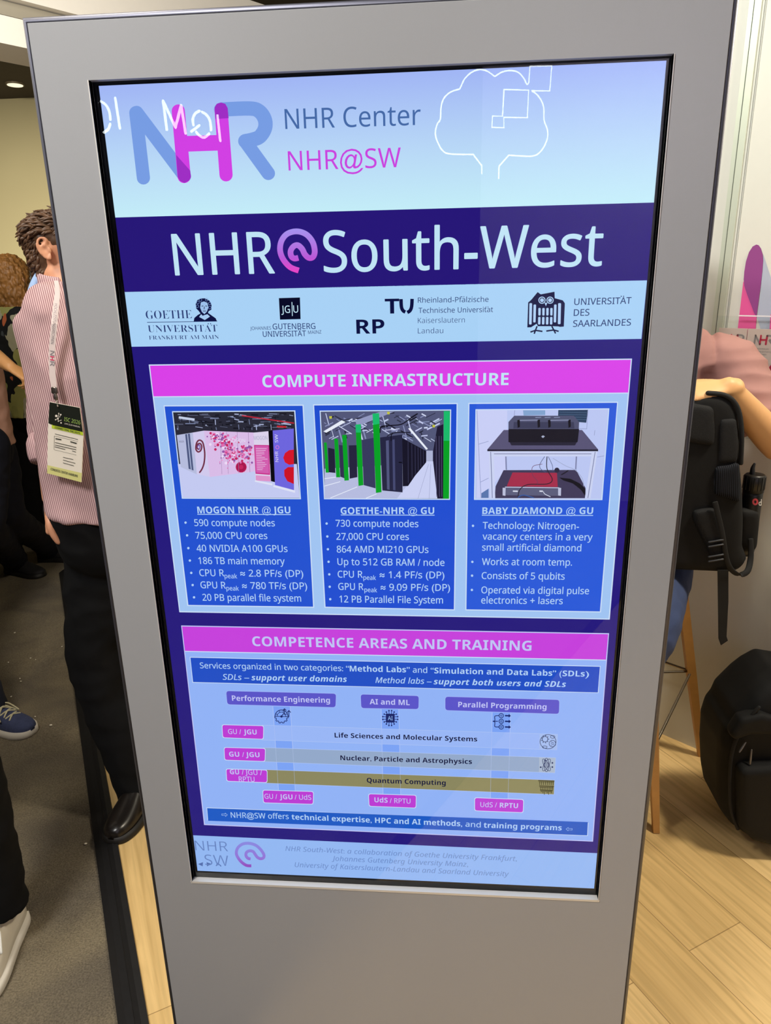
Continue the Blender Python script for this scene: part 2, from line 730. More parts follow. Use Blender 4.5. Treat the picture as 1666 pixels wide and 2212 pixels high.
# booth wall on the right
wall_white = mat('white_booth_wall', (214, 212, 200), 0.55, var=0.02)
WL0 = WALL_P - WALL_W * 1.5
WL1 = WALL_P + WALL_W * 2.4
bm = bmesh.new()
slab(bm, [WL0, WL1, WL1 + Vector((0, 0, 3.0)), WL0 + Vector((0, 0, 3.0))], -WALL_N * 0.06)
wall_right = structure(link('wall_right', bm, wall_white))
# vertical extrusion between two wall panels
alu_g = mat('pale_aluminium_profile', (196, 202, 184), 0.4, 0.3, var=0.03)
seam_g = mat('dark_panel_seam', (70, 76, 62), 0.7)
seam_w = mat('grey_panel_edge', (150, 152, 146), 0.6)


def wall_strip(bm, pxa, pxb, off, mi=0):
    """vertical strip between two x pixels taken on the line y=350"""
    a, b = onwall(pxa, 350), onwall(pxb, 350)
    a.z = b.z = 0.95
    slab(bm, [a, b, b + Vector((0, 0, 2.05)), a + Vector((0, 0, 2.05))], WALL_N * off, mi)


bm = bmesh.new()
wall_strip(bm, 1581, 1606, 0.006, 0)
wall_strip(bm, 1590.5, 1592, 0.0065, 1)
wall_strip(bm, 1611, 1612, 0.002, 2)
wall_strip(bm, 1614.5, 1615.5, 0.002, 2)
structure(link('trim_2', bm, [alu_g, seam_g, seam_w]))
# big printed letters on the booth wall
wl = crop((1540, 500), 0.14466)
UPV = Vector((0, 0, 1))
wart = Art(lambda x, y: onwall(x, y, 0.0005), UPV, WALL_W, WALL_N * 0.0006)
pk = mat('printed_pink', (226, 82, 150), 0.6, var=0.01)
pu = mat('printed_purple', (140, 56, 128), 0.6, var=0.01)
gy = mat('printed_blue_grey', (172, 178, 194), 0.6, var=0.01)
wart.start('a')
wart.poly([wl(460, 740), wl(620, 1230), wl(660, 1260), wl(640, 1470), wl(560, 2600), wl(300, 2600), wl(375, 1460), wl(400, 1250)], pk, 2)
wart.poly([wl(655, 195), wl(690, 205), wl(725, 255), wl(750, 340), wl(757, 440), wl(745, 600), wl(715, 850), wl(660, 1260), wl(632, 1240), wl(520, 950), wl(475, 810), wl(466, 720), wl(475, 600), wl(500, 450), wl(545, 310), wl(600, 225)], pu, 3)
wart.poly([wl(757, 340), wl(871, 690), wl(1100, 1390), wl(1250, 1900), wl(850, 1900), wl(665, 1290), wl(720, 850), wl(757, 440)], gy, 1)
wart.poly([wl(868, 1240), wl(1100, 1240), wl(1060, 2200), wl(820, 2200), wl(852, 1470)], pk, 4)
wart.finish({'a': (wall_right, 'printed_letters')})

# hall beyond the booth: far wall, ceiling, back wall
hall_wall = mat('olive_grey_hall_wall', (150, 142, 112), 0.8, var=0.05, scale=2)
hall_ceil = mat('dark_brown_ceiling', (74, 66, 58), 0.85, var=0.05, scale=2)
bm = bmesh.new()
box(bm, (-9, 6.6, Z_CARPET - 0.05), (9, 6.7, 5.2))
structure(link('wall_back', bm, hall_wall))
bm = bmesh.new()
box(bm, (-9.1, -9, Z_CARPET - 0.05), (-9, 6.7, 5.2))
structure(link('wall_left', bm, hall_wall))
bm = bmesh.new()
box(bm, (-9, -9.1, Z_CARPET - 0.05), (9, -9, 5.2))
structure(link('wall_front', bm, mat('lilac_grey_booth_backdrop', (150, 138, 160), 0.8, var=0.03)))
bm = bmesh.new()
box(bm, (-9.1, -9.1, 3.45), (9.1, 6.7, 3.55))
structure(link('ceiling', bm, hall_ceil))

# ceiling downlight in the hall
dl = empty('ceiling_downlight', tuple(at(32, 180, 4.6)), 'round warm ceiling downlight glowing in the dark hall ceiling', 'lamp')
p = onz(32, 180, 3.45)
dl.location = p
bm = bmesh.new()
tube(bm, [((p.x, p.y, 3.449), 0.085, 0.085), ((p.x, p.y, 3.435), 0.08, 0.08)], n=28, smooth=1, cap0='flat', cap1='flat')
link('rim', bm, mat('downlight_rim', (90, 80, 62), 0.5), dl)
bm = bmesh.new()
tube(bm, [((p.x, p.y, 3.4352), 0.068, 0.068), ((p.x, p.y, 3.432), 0.067, 0.067)], n=28, smooth=1, cap0='flat', cap1='flat')
link('diffuser', bm, lamp_mat('warm_lamp', (1.0, 0.86, 0.6), 1.25), dl)

# cream fascia of the neighbouring booth, overhead at the top left corner
cream = mat('cream_fascia', (232, 226, 214), 0.6, var=0.02)
grey_b = mat('fascia_gap_shade', (150, 143, 126), 0.6, var=0.02)  # grey stands in for the shade of the gap between the panels
YF = 2.2


def beam(name, pa, pb, z_lo, z_hi, depth, m):
    bm = bmesh.new()
    a, b = Vector(pa), Vector(pb)
    t = (b - a).normalized()
    n = Vector((-t.y, t.x, 0))
    slab(bm, [Vector((a.x, a.y, z_lo)), Vector((b.x, b.y, z_lo)), Vector((b.x, b.y, z_hi)), Vector((a.x, a.y, z_hi))], n * depth)
    return structure(link(name, bm, m))


ql, qr = at(0, 92, YF), at(50, 97, YF)
zt = at(20, 27, YF).z
w_dir = (Vector((qr.x, qr.y + 0.12, 0)) - Vector((ql.x, ql.y, 0))).normalized()
pa = Vector((ql.x, ql.y, 0)) - w_dir * 2.5
pb = Vector((ql.x, ql.y, 0)) + w_dir * 2.6
beam('trim_3', pa, pb, ql.z, zt, 0.25, cream)
beam('gap_shade_strip', pa, pb, zt + 0.002, zt + 0.052, 0.22, grey_b)
pn = Vector((w_dir.y, -w_dir.x, 0)) * 0.04
beam('trim_5', pa + pn, pb + pn, zt + 0.056, zt + 0.32, 0.3, cream)

# ------------------------------------------------------------------ the display kiosk
YG = -0.005     # glass front
YP = -0.014     # front of the steel plate
ZC = 1.25
LW, LH = 0.685 / 2, 0.685 * 16 / 9 / 2
kiosk = empty('display_kiosk', (0, 0.05, 0), 'tall grey free-standing digital display kiosk with a bright upright poster screen', 'display')
xL, xR = at(46, 60, YP).x, at(1595, 60, YP).x
zT = at(46, 34, YP).z
o_l = (at(192, 173, YP).x + at(415, 1903, YP).x) / 2
o_r = (at(1455, 116, YP).x + at(1293, 1946, YP).x) / 2
o_t = (at(192, 173, YP).z + at(1455, 116, YP).z) / 2
o_b = (at(415, 1903, YP).z + at(1293, 1946, YP).z) / 2
steel = mat('grey_powder_coated_steel', (165, 165, 165), 0.2, 0.0, var=0.012, scale=900, bump=0.05, bscale=1500)
alu = mat('brushed_aluminium_edge', (96, 96, 106), 0.42, 0.8, var=0.03)
black_gloss = mat('black_glass_border', (5, 5, 6), 0.08)
ch = 0.007


def rect_loop(bm, x0, x1, z0, z1, y):
    return [bm.verts.new((x0, y, z0)), bm.verts.new((x1, y, z0)), bm.verts.new((x1, y, z1)), bm.verts.new((x0, y, z1))]


def bridge(bm, a, b):
    for i in range(4):
        j = (i + 1) % 4
        bm.faces.new((a[i], a[j], b[j], b[i]))


# front plate with its rectangular opening
bm = bmesh.new()
l1 = rect_loop(bm, xL + ch, xR - ch, 0.02, zT - ch, YP + 0.002)
l2 = rect_loop(bm, xL + ch + 0.0015, xR - ch - 0.0015, 0.0215, zT - ch - 0.0015, YP)
l3 = rect_loop(bm, o_l, o_r, o_b, o_t, YP)
l4 = rect_loop(bm, o_l, o_r, o_b, o_t, YG - 0.0002)
l0 = rect_loop(bm, xL + ch, xR - ch, 0.02, zT - ch, YG - 0.0002)
bridge(bm, l0, l1)
bridge(bm, l1, l2)
bridge(bm, l2, l3)
bridge(bm, l3, l4)
bridge(bm, l4, l0)
bmesh.ops.recalc_face_normals(bm, faces=bm.faces[:])
link('front_plate', bm, steel, kiosk)
# rounded outer edge profile
bm = bmesh.new()
loops = []
for k in range(6):
    a = math.radians(90 * k / 5)
    d = ch * (1 - math.sin(a))
    y = YP + 0.0008 + ch * (1 - math.cos(a))
    loops.append(rect_loop(bm, xL + d, xR - d, 0.02, zT - d, y))
loops.append(rect_loop(bm, xL, xR, 0.02, zT, 0.06))
loops.insert(0, rect_loop(bm, xL + ch, xR - ch, 0.02, zT - ch, YG))
for a, b in zip(loops, loops[1:]):
    bridge(bm, a, b)
bmesh.ops.recalc_face_normals(bm, faces=bm.faces[:])
link('edge_profile', bm, alu, kiosk, smooth=True, label='brushed aluminium edge')
# cabinet behind
bm = bmesh.new()
box(bm, (xL + 0.001, 0.012, 0.02), (xR - 0.001, 0.11, zT - 0.001))
link('cabinet', bm, mat('dark_grey_cabinet', (70, 70, 72), 0.5), kiosk)
bm = bmesh.new()
box(bm, (xL - 0.04, -0.16, 0.0), (xR + 0.04, 0.26, 0.02))
link('base_plate', bm, mat('dark_grey_cabinet', (70, 70, 72), 0.5), kiosk)
# thin opening lip, painted pale for the light its ledge catches
bm = bmesh.new()
lip = 0.0022
for (a, b, c, d) in ((o_l - lip, o_r + lip, o_b - 0.0026, o_b + 0.0016), (o_l - lip * 0.5, o_l, o_b, o_t), (o_r, o_r + lip * 0.35, o_b, o_t)):
    box(bm, (a, YP - 0.0012, c), (b, YG, d))
link('opening_lip', bm, mat('lit_metal_lip', (228, 222, 210), 0.35, 0.2, var=0.01), kiosk, label='thin metal lip round the screen opening, painted pale as lit')
# black border behind the glass
bm = bmesh.new()
g0 = rect_loop(bm, o_l - 0.01, o_r + 0.01, o_b - 0.01, o_t + 0.01, -0.0006)
g1 = rect_loop(bm, -LW, LW, ZC - LH, ZC + LH, -0.0006)
g2 = rect_loop(bm, -LW, LW, ZC - LH, ZC + LH, 0.004)
g3 = rect_loop(bm, o_l - 0.01, o_r + 0.01, o_b - 0.01, o_t + 0.01, 0.004)
bridge(bm, g0, g1)
bridge(bm, g1, g2)
bridge(bm, g2, g3)
bridge(bm, g3, g0)
bmesh.ops.recalc_face_normals(bm, faces=bm.faces[:])
link('screen_bezel', bm, mat('black_screen_bezel', (8, 8, 10), 0.6), kiosk, label='black border round the picture')
# protective glass pane
bm = bmesh.new()
box(bm, (o_l - 0.008, YG, o_b - 0.008), (o_r + 0.008, YG + 0.003, o_t + 0.008))
for f in bm.faces:
    f.material_index = 0 if f.normal.y < -0.5 or f.calc_center_median().y < YG + 0.0001 else 1
link('glass_pane', bm, [clear_mat('clear_display_glass', 1.5, 0.0, mul=1.15), clear_mat('glass_back_face', 1.0, 0.0, mul=0.0)], kiosk)
# lit panel itself
bm = bmesh.new()
box(bm, (-LW, 0.0005, ZC - LH), (LW, 0.004, ZC + LH))
NAVY = (38, 26, 126)
screen = link('screen', bm, glow(NAVY), kiosk, label='bright blue and magenta poster shown on the screen')

# ---- the poster shown on the display
S = Art(lambda x, y: at(x, y, 0.0005))
W1 = glow((196, 232, 250))
W2 = glow((196, 200, 250))
W3 = glow((180, 212, 250))
LINE = glow((206, 226, 252))
PANEL = glow((160, 196, 246))
PANEL2 = glow((148, 182, 251))
BLUE = glow((38, 84, 214))
BLUE2 = glow((32, 80, 200))
PINK = glow((222, 66, 236))
PINK2 = glow((202, 66, 224))
TAG = glow((192, 60, 216))
VIOLET = glow((92, 86, 204))
INK = glow((14, 18, 66))
INK2 = glow((44, 62, 118))
BLK = glow((8, 10, 40))
P = {}


def part(nm, name, label=None):
    S.start(nm)
    P[nm] = (screen, name) if label is None else (screen, name, label)


# header band: the panel's viewing-angle shift painted as lavender to pale cyan
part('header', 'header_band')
HDR = glow_ramp('display_header_angle_tint', [(0.0, (200, 242, 253)), (0.45, (188, 220, 252)), (1.0, (164, 185, 250))])
hl, hr = [(213, 185), (246, 470)], [(1440, 131), (1413, 437)]
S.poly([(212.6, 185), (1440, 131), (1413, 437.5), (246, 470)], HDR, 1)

part('nhr', 'letter_logo', 'large blue and magenta rounded letters NHR')
c1 = crop((200, 130), 0.30012)
GB = glow((122, 160, 232))
PK = glow((214, 66, 232))
OV = glow((162, 48, 200))
S.stroke([c1(312, 378), c1(367, 848)], GB, 28.5, 2, k=1)
S.stroke([c1(318, 376), c1(663, 835)], GB, 28.5, 2, k=1)
S.stroke([c1(926, 356), c1(1130, 348), c1(1200, 368), c1(1240, 425), c1(1242, 490), c1(1205, 550), c1(1150, 573), c1(1100, 583)], GB, 31, 2, k=5)
S.stroke([c1(1098, 583), c1(1266, 815)], GB, 29, 2, k=1)
S.stroke([c1(618, 366), c1(660, 838)], PK, 28.5, 3, k=1)
S.stroke([c1(926, 355), c1(962, 826)], PK, 28.5, 3, k=1)
S.poly([c1(640, 547), c1(930, 538), c1(940, 650), c1(650, 660)], PK, 3)
S.poly([c1(603, 682), c1(705, 796), c1(710, 842), c1(695, 868), c1(663, 884), c1(632, 870), c1(614, 842)], OV, 4)
S.poly([c1(880, 340), c1(895, 315), c1(926, 305), c1(957, 315), c1(974, 345), c1(981, 418), c1(886, 424)], OV, 4)

part('hdrtext', 'header_text', 'grey blue lettering NHR Center')
S.text('NHR Center', (617, 279), (909, 270), 43.5, glow((72, 108, 170)))
part('hdrtext2', 'header_text', 'magenta lettering NHR@SW')
S.text('NHR@SW', (624, 368.6), (866.5, 361), 42, glow((206, 70, 228)))

part('title', 'title_band', 'dark violet title band with big pale lettering')
S.poly([(246, 470), (1413, 437.5), (1398, 606), (268, 631)], glow((40, 24, 122)), 1)
S.text('NHR', (379.5, 594.5), (594, 590), 89, W1, bold=0.016)
S.text('South-West', (701, 588), (1299, 573.5), 90, W1, bold=0.016)
part('swirl', 'swirl_logo', 'pink and lilac swirl standing for the at sign')
c3 = crop((240, 430), 0.37215)
S.stroke([c3(*q) for q in ((1090, 415), (1040, 395), (1000, 350), (982, 300), (988, 248), (1015, 208), (1055, 190), (1098, 190), (1140, 210), (1172, 252), (1183, 305), (1172, 337), (1148, 341), (1125, 320), (1110, 290), (1085, 268), (1060, 275), (1043, 302), (1047, 332), (1065, 345), (1088, 341))],
         glow_ramp('display_swirl', [(0.0, (240, 70, 200)), (0.35, (190, 90, 220)), (1.0, (168, 150, 245))]), 12.4, 3, k=4, caps=False)

# ---- university logo strip
part('strip', 'university_logo_band', 'pale band with four university logos')
S.poly([(267, 630.5), (1398, 605.5), (1386, 732), (284, 749)], glow((172, 214, 251)), 1)
part('goethe', 'university_logo', 'serif university lettering with a small portrait bust')
S.text('GOETHE', (316.3, 688.6), (415.6, 687.2), 17.5, INK2, bold=-0.014, serif=True)
S.line([(318, 696.4), (469.5, 693.8)], INK2, 1.3, 3)
S.text('UNIVERSITAT', (320.7, 717.3), (470.7, 716), 14.5, INK2, bold=-0.014, serif=True)
S.disc((450.3, 699.4), 1.2, INK2, 4)
S.disc((455.3, 699.3), 1.2, INK2, 4)
S.text('FRANKFURT AM MAIN', (322.6, 733.3), (473.3, 731.8), 8.2, INK2, bold=-0.014, serif=True)
S.poly([c3(*q) for q in ((480, 712), (484, 690), (505, 672), (520, 664), (508, 648), (510, 625), (495, 635), (492, 610), (500, 588), (520, 577), (545, 576), (572, 590), (584, 615), (583, 642), (568, 650), (560, 668), (590, 680), (608, 692), (616, 710))], INK, 3)
S.poly([c3(*q) for q in ((522, 600), (540, 594), (560, 602), (566, 628), (558, 652), (543, 668), (528, 655), (518, 630))], glow((160, 196, 240)), 4)
S.poly([c3(*q) for q in ((524, 668), (543, 690), (560, 668), (575, 682), (545, 702), (512, 684))], glow((170, 206, 246)), 4)
for a, b in (((526, 622), (537, 620)), ((548, 620), (560, 622)), ((543, 624), (541, 640)), ((534, 650), (552, 650))):
    S.line([c3(*a), c3(*b)], INK, 1.4, 5)
for q in ((505, 600), (520, 586), (556, 584), (574, 606), (574, 630), (502, 622)):
    S.ringo(c3(*q), 3.0, glow((120, 150, 210)), 0.8, 4, n=10)
part('jgu', 'university_logo', 'black square logo reading JGU over university lettering')
S.poly([(602.8, 644), (648.2, 642.6), (649.7, 689.2), (605.2, 690.5)], BLK, 3)
S.text('JG', (608.4, 676), (627, 675.6), 15.5, W1, bold=0.012)
S.line([(631, 652.5), (632, 682.5)], W1, 1.6, 4)
S.text('U', (634.5, 675.2), (644.8, 675), 15.5, W1, bold=0.012)
S.text('JOHANNES', (541, 712.8), (586, 712), 7.2, INK2)
S.text('GUTENBERG', (589.8, 711.5), (681.7, 710.4), 12.3, INK2, bold=0.014)
S.text('UNIVERSITAT', (568.6, 727.6), (661.6, 726), 12, INK2, bold=0.014)
for x in (645.5, 649.5):
    S.disc((x, 712.2), 1.2, INK2, 4, n=8)
S.text('MAINZ', (666, 721.4), (694.7, 720.4), 7.2, INK2)
part('rptu', 'university_logo', 'black RPTU letters beside four lines of university lettering')
S.text('RP', (770.5, 721), (831, 720), 30.5, INK, bold=0.05)
S.text('T', (832, 677.5), (863, 677), 32, INK, bold=0.05)
S.stroke([(866.5, 646), (867.5, 663), (871, 671), (876, 674)], INK, 7.6, 4, k=4, caps=False)
S.stroke([(890.5, 645.5), (889.5, 662), (886, 671), (880, 675)], INK, 7.6, 4, k=4, caps=False)
for x, y in ((998.2, 641.2), (1002.4, 641.1), (1050.2, 663.2), (1054.4, 663.1)):
    S.disc((x, y), 1.0, INK2, 4, n=8)
S.text('Rheinland-Pfalzische', (903, 654), (1055.5, 652), 11.3, INK2)
S.text('Technische Universitat', (904.5, 676.3), (1065.2, 674), 11.3, INK2)
S.text('Kaiserslautern', (903, 698), (1004.2, 696.4), 11.3, INK2, bold=-0.014)
S.text('Landau', (903, 720.2), (957.7, 719.5), 11.3, INK2, bold=-0.014)
part('uds', 'university_logo', 'black owl emblem beside university lettering')
c4 = crop((820, 430), 0.37215)
S.poly([c4(*q) for q in ((858, 745), (863, 600), (880, 586), (900, 584), (922, 598), (918, 540), (936, 553), (968, 556), (1002, 551), (1016, 538), (1018, 600), (1042, 582), (1064, 588), (1076, 605), (1070, 740), (1046, 742), (1010, 722), (998, 738), (920, 738), (912, 724), (880, 744))], INK, 3)
for x0, x1, y0, y1 in ((870, 886, 604, 728), (894, 909, 612, 716), (1013, 1028, 612, 716), (1037, 1054, 604, 726)):
    S.rrect([c4(x0, y0), c4(x1, y0), c4(x1 - 3, y1), c4(x0 - 2, y1)], 2.0, W3, 4)
for x in (922, 945, 968, 991):
    S.rrect([c4(x, 632), c4(x + 14, 632), c4(x + 13, 676), c4(x, 676)], 2.0, W3, 4)
    S.rrect([c4(x - 1, 684), c4(x + 13, 684), c4(x + 12, 728), c4(x - 2, 728)], 2.0, W3, 4)
for x in (943, 990):
    S.disc(c4(x, 587), 7.8, W3, 4)
    S.ringo(c4(x, 587), 5.0, INK, 1.7, 5)
S.poly([c4(958, 602), c4(974, 602), c4(966, 622)], W3, 4)
for pts in (((915, 738), (905, 762), (876, 772)), ((905, 762), (898, 782)), ((905, 762), (946, 768)), ((1000, 738), (1012, 760), (1040, 768)), ((1012, 760), (1022, 780)), ((1012, 760), (968, 766))):
    S.stroke([c4(*q) for q in pts], INK, 3.2, 3, k=1, caps=False)
S.text('UNIVERSITAT', (1240.5, 658.8), (1363.3, 655.9), 14, INK2, bold=0.016)
for x in (1342.2, 1347.2):
    S.disc((x, 640), 1.3, INK2, 4, n=8)
S.text('DES', (1239.4, 682.3), (1272.9, 681.5), 14, INK2, bold=0.016)
S.text('SAARLANDES', (1237.9, 706), (1362.6, 703), 14, INK2, bold=0.016)

# ---- compute infrastructure panel
part('p1', 'infrastructure_panel')
S.poly([(321.4, 787.4), (1365.7, 774.6), (1317.5, 1338.3), (387.6, 1322.5)], LINE, 1)
S.poly([(324.4, 789.8), (1362.8, 777.2), (1315, 1336), (389.4, 1320)], glow((164, 200, 247)), 2)
part('h1', 'heading_banner', 'magenta banner reading COMPUTE INFRASTRUCTURE')
S.poly([(324.4, 789.8), (1362.8, 777.2), (1357.2, 848.4), (332, 856.8)], PINK, 3)
S.line([(332.2, 857.2), (1357, 849)], LINE, 2.2, 4)
S.text('COMPUTE INFRASTRUCTURE', (568, 836.4), (1098.5, 831.6), 26, W1, bold=0.028)
CARDS = (
    ((353.7, 875.5), (656.2, 874), (679, 1312.6), (405, 1308.7)),
    ((676.6, 873.4), (989, 870.4), (983, 1318.2), (701.2, 1312.6)),
    ((1012, 870.2), (1335.5, 867.6), (1298.4, 1322.7), (1005.4, 1318.2)))


def inset(q, d):
    cx, cy = sum(p[0] for p in q) / 4, sum(p[1] for p in q) / 4
    return [(x + (d if x < cx else -d), y + (d if y < cy else -d)) for x, y in q]


BULLET_TITLES = (
    ('MOGON NHR @ JGU', (427.5, 1108.5), (628, 1108.5), (427, 1110.5), (629, 1111.2)),
    ('GOETHE-NHR @ GU', (736.6, 1110), (938.3, 1110), (736.6, 1112), (939, 1112.5)),
    ('BABY DIAMOND @ GU', (1042, 1110), (1280.9, 1110), (1041, 1112.5), (1281.3, 1113)))
LINES = ([
    ('590 compute nodes', (421, 1135.8), (594.4, 1136.5)), ('75,000 CPU cores', (423.6, 1163.2), (578.2, 1164)),
    ('40 NVIDIA A100 GPUs', (426, 1191), (621.7, 1192)), ('186 TB main memory', (430, 1217.7), (615.7, 1219)),
    ('CPU R', (432, 1243.9), (484.8, 1244.2)), ('≈ 2.8 PF/s (DP)', (520, 1244.7), (655.6, 1245.7)),
    ('GPU R', (434.4, 1270), (488.5, 1271)), ('≈ 780 TF/s (DP)', (524, 1271.5), (664, 1272.5)),
    ('20 PB parallel file system', (438.6, 1297), (651, 1299))],
    [('730 compute nodes', (725.8, 1137), (904, 1138.3)), ('27,000 CPU cores', (727.3, 1165.5), (883.5, 1166)),
     ('864 AMD MI210 GPUs', (728.2, 1193), (925.7, 1194)), ('Up to 512 GB RAM / node', (729.7, 1220), (960.3, 1222)),
     ('CPU R', (730.3, 1247), (783.7, 1247.4)), ('≈ 1.4 PF/s (DP)', (820.6, 1248), (960, 1249)),
     ('GPU R', (731.5, 1273.5), (785.5, 1274)), ('≈ 9.09 PF/s (DP)', (822.8, 1275), (972.3, 1276)),
     ('12 PB Parallel File System', (734, 1300.6), (957, 1303))],
    [('Technology: Nitrogen-', (1043, 1141.6), (1250.4, 1143.2)), ('vacancy centers in a very', (1042.6, 1165.2), (1279.6, 1167)),
     ('small artificial diamond', (1041.7, 1188.9), (1255.3, 1190.5)), ('Works at room temp.', (1041.4, 1220), (1235.5, 1221.3)),
     ('Consists of 5 qubits', (1040.7, 1250), (1219.6, 1251.6)), ('Operated via digital pulse', (1040, 1281), (1272, 1283)),
     ('electronics + lasers', (1039.7, 1303), (1215.4, 1304.6))])
SUBS = ([((486, 1248.4), (513, 1249)), ((490, 1274.6), (516.7, 1275.4))], [((785.5, 1251.8), (812.5, 1252.4)), ((787.6, 1278), (815, 1279))], [])
DOTS = ([(401.4, 1128.5), (404.7, 1156), (407.4, 1183.6), (410.7, 1210.4), (413.7, 1237), (416.7, 1263.3), (419.7, 1289.8)],
        [(706, 1130.5), (707.5, 1158.4), (708.7, 1186), (710.2, 1213), (711.7, 1240.2), (712.6, 1267), (713.8, 1293.8)],
        [(1022, 1135.4), (1020.6, 1213.2), (1020, 1243), (1019.6, 1273.8)])
PHOTOS = (((372.6, 888.6), (637.8, 886.8), (650, 1077.6), (393.8, 1076.4)),
          ((691.3, 887.3), (974.4, 884.8), (971.8, 1078.9), (700.8, 1077.6)),
          ((1027.9, 884.3), (1316, 882.3), (1300.9, 1079.4), (1024.6, 1078.9)))
CARD_LAB = ('blue card listing the MOGON NHR machine', 'blue card listing the GOETHE-NHR machine', 'blue card describing the BABY DIAMOND machine')
for k in range(3):
    part('card%d' % k, 'info_card', CARD_LAB[k])
    S.poly(CARDS[k], LINE, 3)
    S.poly(inset(CARDS[k], 2.3), glow(((36, 84, 212), (34, 80, 212), (44, 92, 220))[k]), 4)
    S.poly(inset(PHOTOS[k], -0.5), LINE, 5)
    t, a, b, u0, u1 = BULLET_TITLES[k]
    S.text(t, a, b, 14.6, W3, bold=0.026, layer=6)
    S.line([u0, u1], W3, 1.7, 6)
    for s_, a, b in LINES[k]:
        S.text(s_, a, b, 14.6, W3, bold=0.018, layer=6)
    for a, b in SUBS[k]:
        S.text('peak', a, b, 9.6, W3, bold=0.018, layer=6)
    for d in DOTS[k]:
        S.disc(d, 2.6, W3, 6, n=12)

# picture 1: container hall
part('pic0', 'photo_picture', 'picture of pink patterned machine containers and roll-up banners')
c5 = crop((300, 760), 0.2521)
q = inset(PHOTOS[0], 1.8)
S.poly(q, glow((44, 44, 58)), 6)
rnd = random.Random(3)
for i in range(120):
    x, y = rnd.uniform(305, 1320), rnd.uniform(525, 655)
    L_, h_ = rnd.uniform(15, 90), rnd.uniform(4, 11)
    a_ = rnd.choice((0.0, 0.05, -0.04, 1.5, 0.2))
    if x + L_ > 1325:
        continue
    g_ = rnd.choice(((120, 130, 165), (170, 180, 215), (90, 95, 120), (22, 22, 32), (22, 22, 32)))
    dx, dy = L_ * math.cos(a_), min(L_, 45) * math.sin(a_)
    S.line([c5(x, y), c5(x + dx, min(y + dy, 668))], glow(g_), h_ * 0.252, 7 + i % 3 * 0.3)
S.line([c5(885, 545), c5(1332, 610)], glow((190, 40, 60)), 2.6, 8.5)
S.line([c5(1185, 638), c5(1265, 642)], glow((200, 40, 50)), 3.6, 8.5)
S.line([c5(345, 560), c5(480, 580)], glow((200, 210, 235)), 5, 8.5)
S.poly([c5(335, 960), c5(1355, 960), c5(1381, 1250), c5(378, 1247)], glow((200, 206, 246)), 7)
S.poly([c5(328, 712), c5(465, 690), c5(500, 1048), c5(362, 985)], glow((186, 192, 226)), 9)
S.poly([c5(400, 705), c5(440, 698), c5(472, 1015), c5(430, 1000)], glow((80, 90, 130)), 9.5)
S.line([c5(420, 702), c5(452, 1008)], glow((190, 200, 235)), 1.6, 9.8)
S.text('MOGON', c5(350, 776), c5(390, 774), 4, glow((90, 90, 120)), layer=10)
S.poly([c5(465, 690), c5(560, 674), c5(612, 1070), c5(500, 1044)], glow((214, 206, 242)), 9)
S.poly([c5(560, 674), c5(985, 690), c5(1000, 1022), c5(612, 1070)], glow((222, 192, 236)), 9)
S.stroke([c5(*p_) for p_ in ((512, 832), (500, 815), (508, 790), (530, 785), (542, 812), (532, 845), (510, 855), (492, 830), (498, 780), (520, 755), (548, 770), (562, 820), (568, 880), (562, 950), (545, 1000), (525, 1030))], glow((116, 50, 74)), 3.4, 10, k=4)
S.stroke([c5(*p_) for p_ in ((505, 815), (515, 795), (528, 812), (520, 835))], glow((110, 80, 160)), 2.2, 10.3, k=4)
for i in range(300):
    t_q = rnd.random()
    x = 640 + 180 * t_q + rnd.gauss(0, 46)
    y = 700 + 230 * t_q * t_q + rnd.gauss(0, 40)
    if rnd.random() < 0.35:
        x, y = 880 + rnd.gauss(0, 70), 870 + rnd.gauss(0, 50)
    if not (575 < x < 980 and 690 < y < 1000):
        continue
    col = rnd.choice(((216, 60, 130), (226, 110, 180), (200, 40, 100), (236, 160, 214), (150, 90, 170), (240, 220, 250)))
    S.disc(c5(x, y), rnd.uniform(1.2, 3.6), glow(col), 10 + i * 0.01, n=6)
S.disc(c5(880, 985), 12, glow((198, 38, 96)), 11.8, n=14)
for i in range(14):
    a_ = i * 2.4
    S.disc(c5(880 + 30 * math.cos(a_), 985 + 30 * math.sin(a_)), 3.2, glow((170, 24, 80)), 12, n=6)
for xa in (700, 755, 845, 940):
    S.line([c5(xa, 684), c5(xa + 15, 1045 - (xa - 700) * 0.06)], glow((150, 120, 170)), 0.7, 12.1)
S.text('MOGON', c5(768, 772), c5(915, 774), 8, glow((236, 226, 250)), layer=12.3)
S.poly([c5(1113, 676), c5(1152, 670), c5(1172, 1115), c5(1135, 1105)], glow((10, 8, 18)), 12.4)
S.poly([c5(985, 690), c5(1113, 678), c5(1133, 1108), c5(1004, 1100)], glow((224, 214, 240)), 12.6)
S.text('MOGON', c5(990, 752), c5(1105, 750), 8, glow((170, 170, 200)), layer=12.8, turned=True)
S.poly([c5(990, 795), c5(1119, 797), c5(1128, 1052), c5(1003, 1042)], glow((204, 50, 140)), 12.8)
S.poly([c5(998, 804), c5(1112, 806), c5(1119, 1040), c5(1009, 1032)], glow((214, 96, 178)), 12.9)
for i in range(13):
    y = 825 + i * 15
    S.line([c5(1006 + i * 0.9, y), c5(1070 + rnd.uniform(-20, 35), y + 2)], glow((240, 216, 246)), 0.9, 13)
S.poly([c5(1005, 1055), c5(1128, 1062), c5(1133, 1108), c5(1006, 1100)], glow((226, 150, 206)), 12.85)
S.poly([c5(1000, 1096), c5(1148, 1126), c5(1146, 1142), c5(996, 1110)], glow((226, 230, 250)), 13)
S.poly([c5(1150, 672), c5(1330, 655), c5(1332, 1182), c5(1170, 1138)], glow((112, 104, 226)), 12.8)
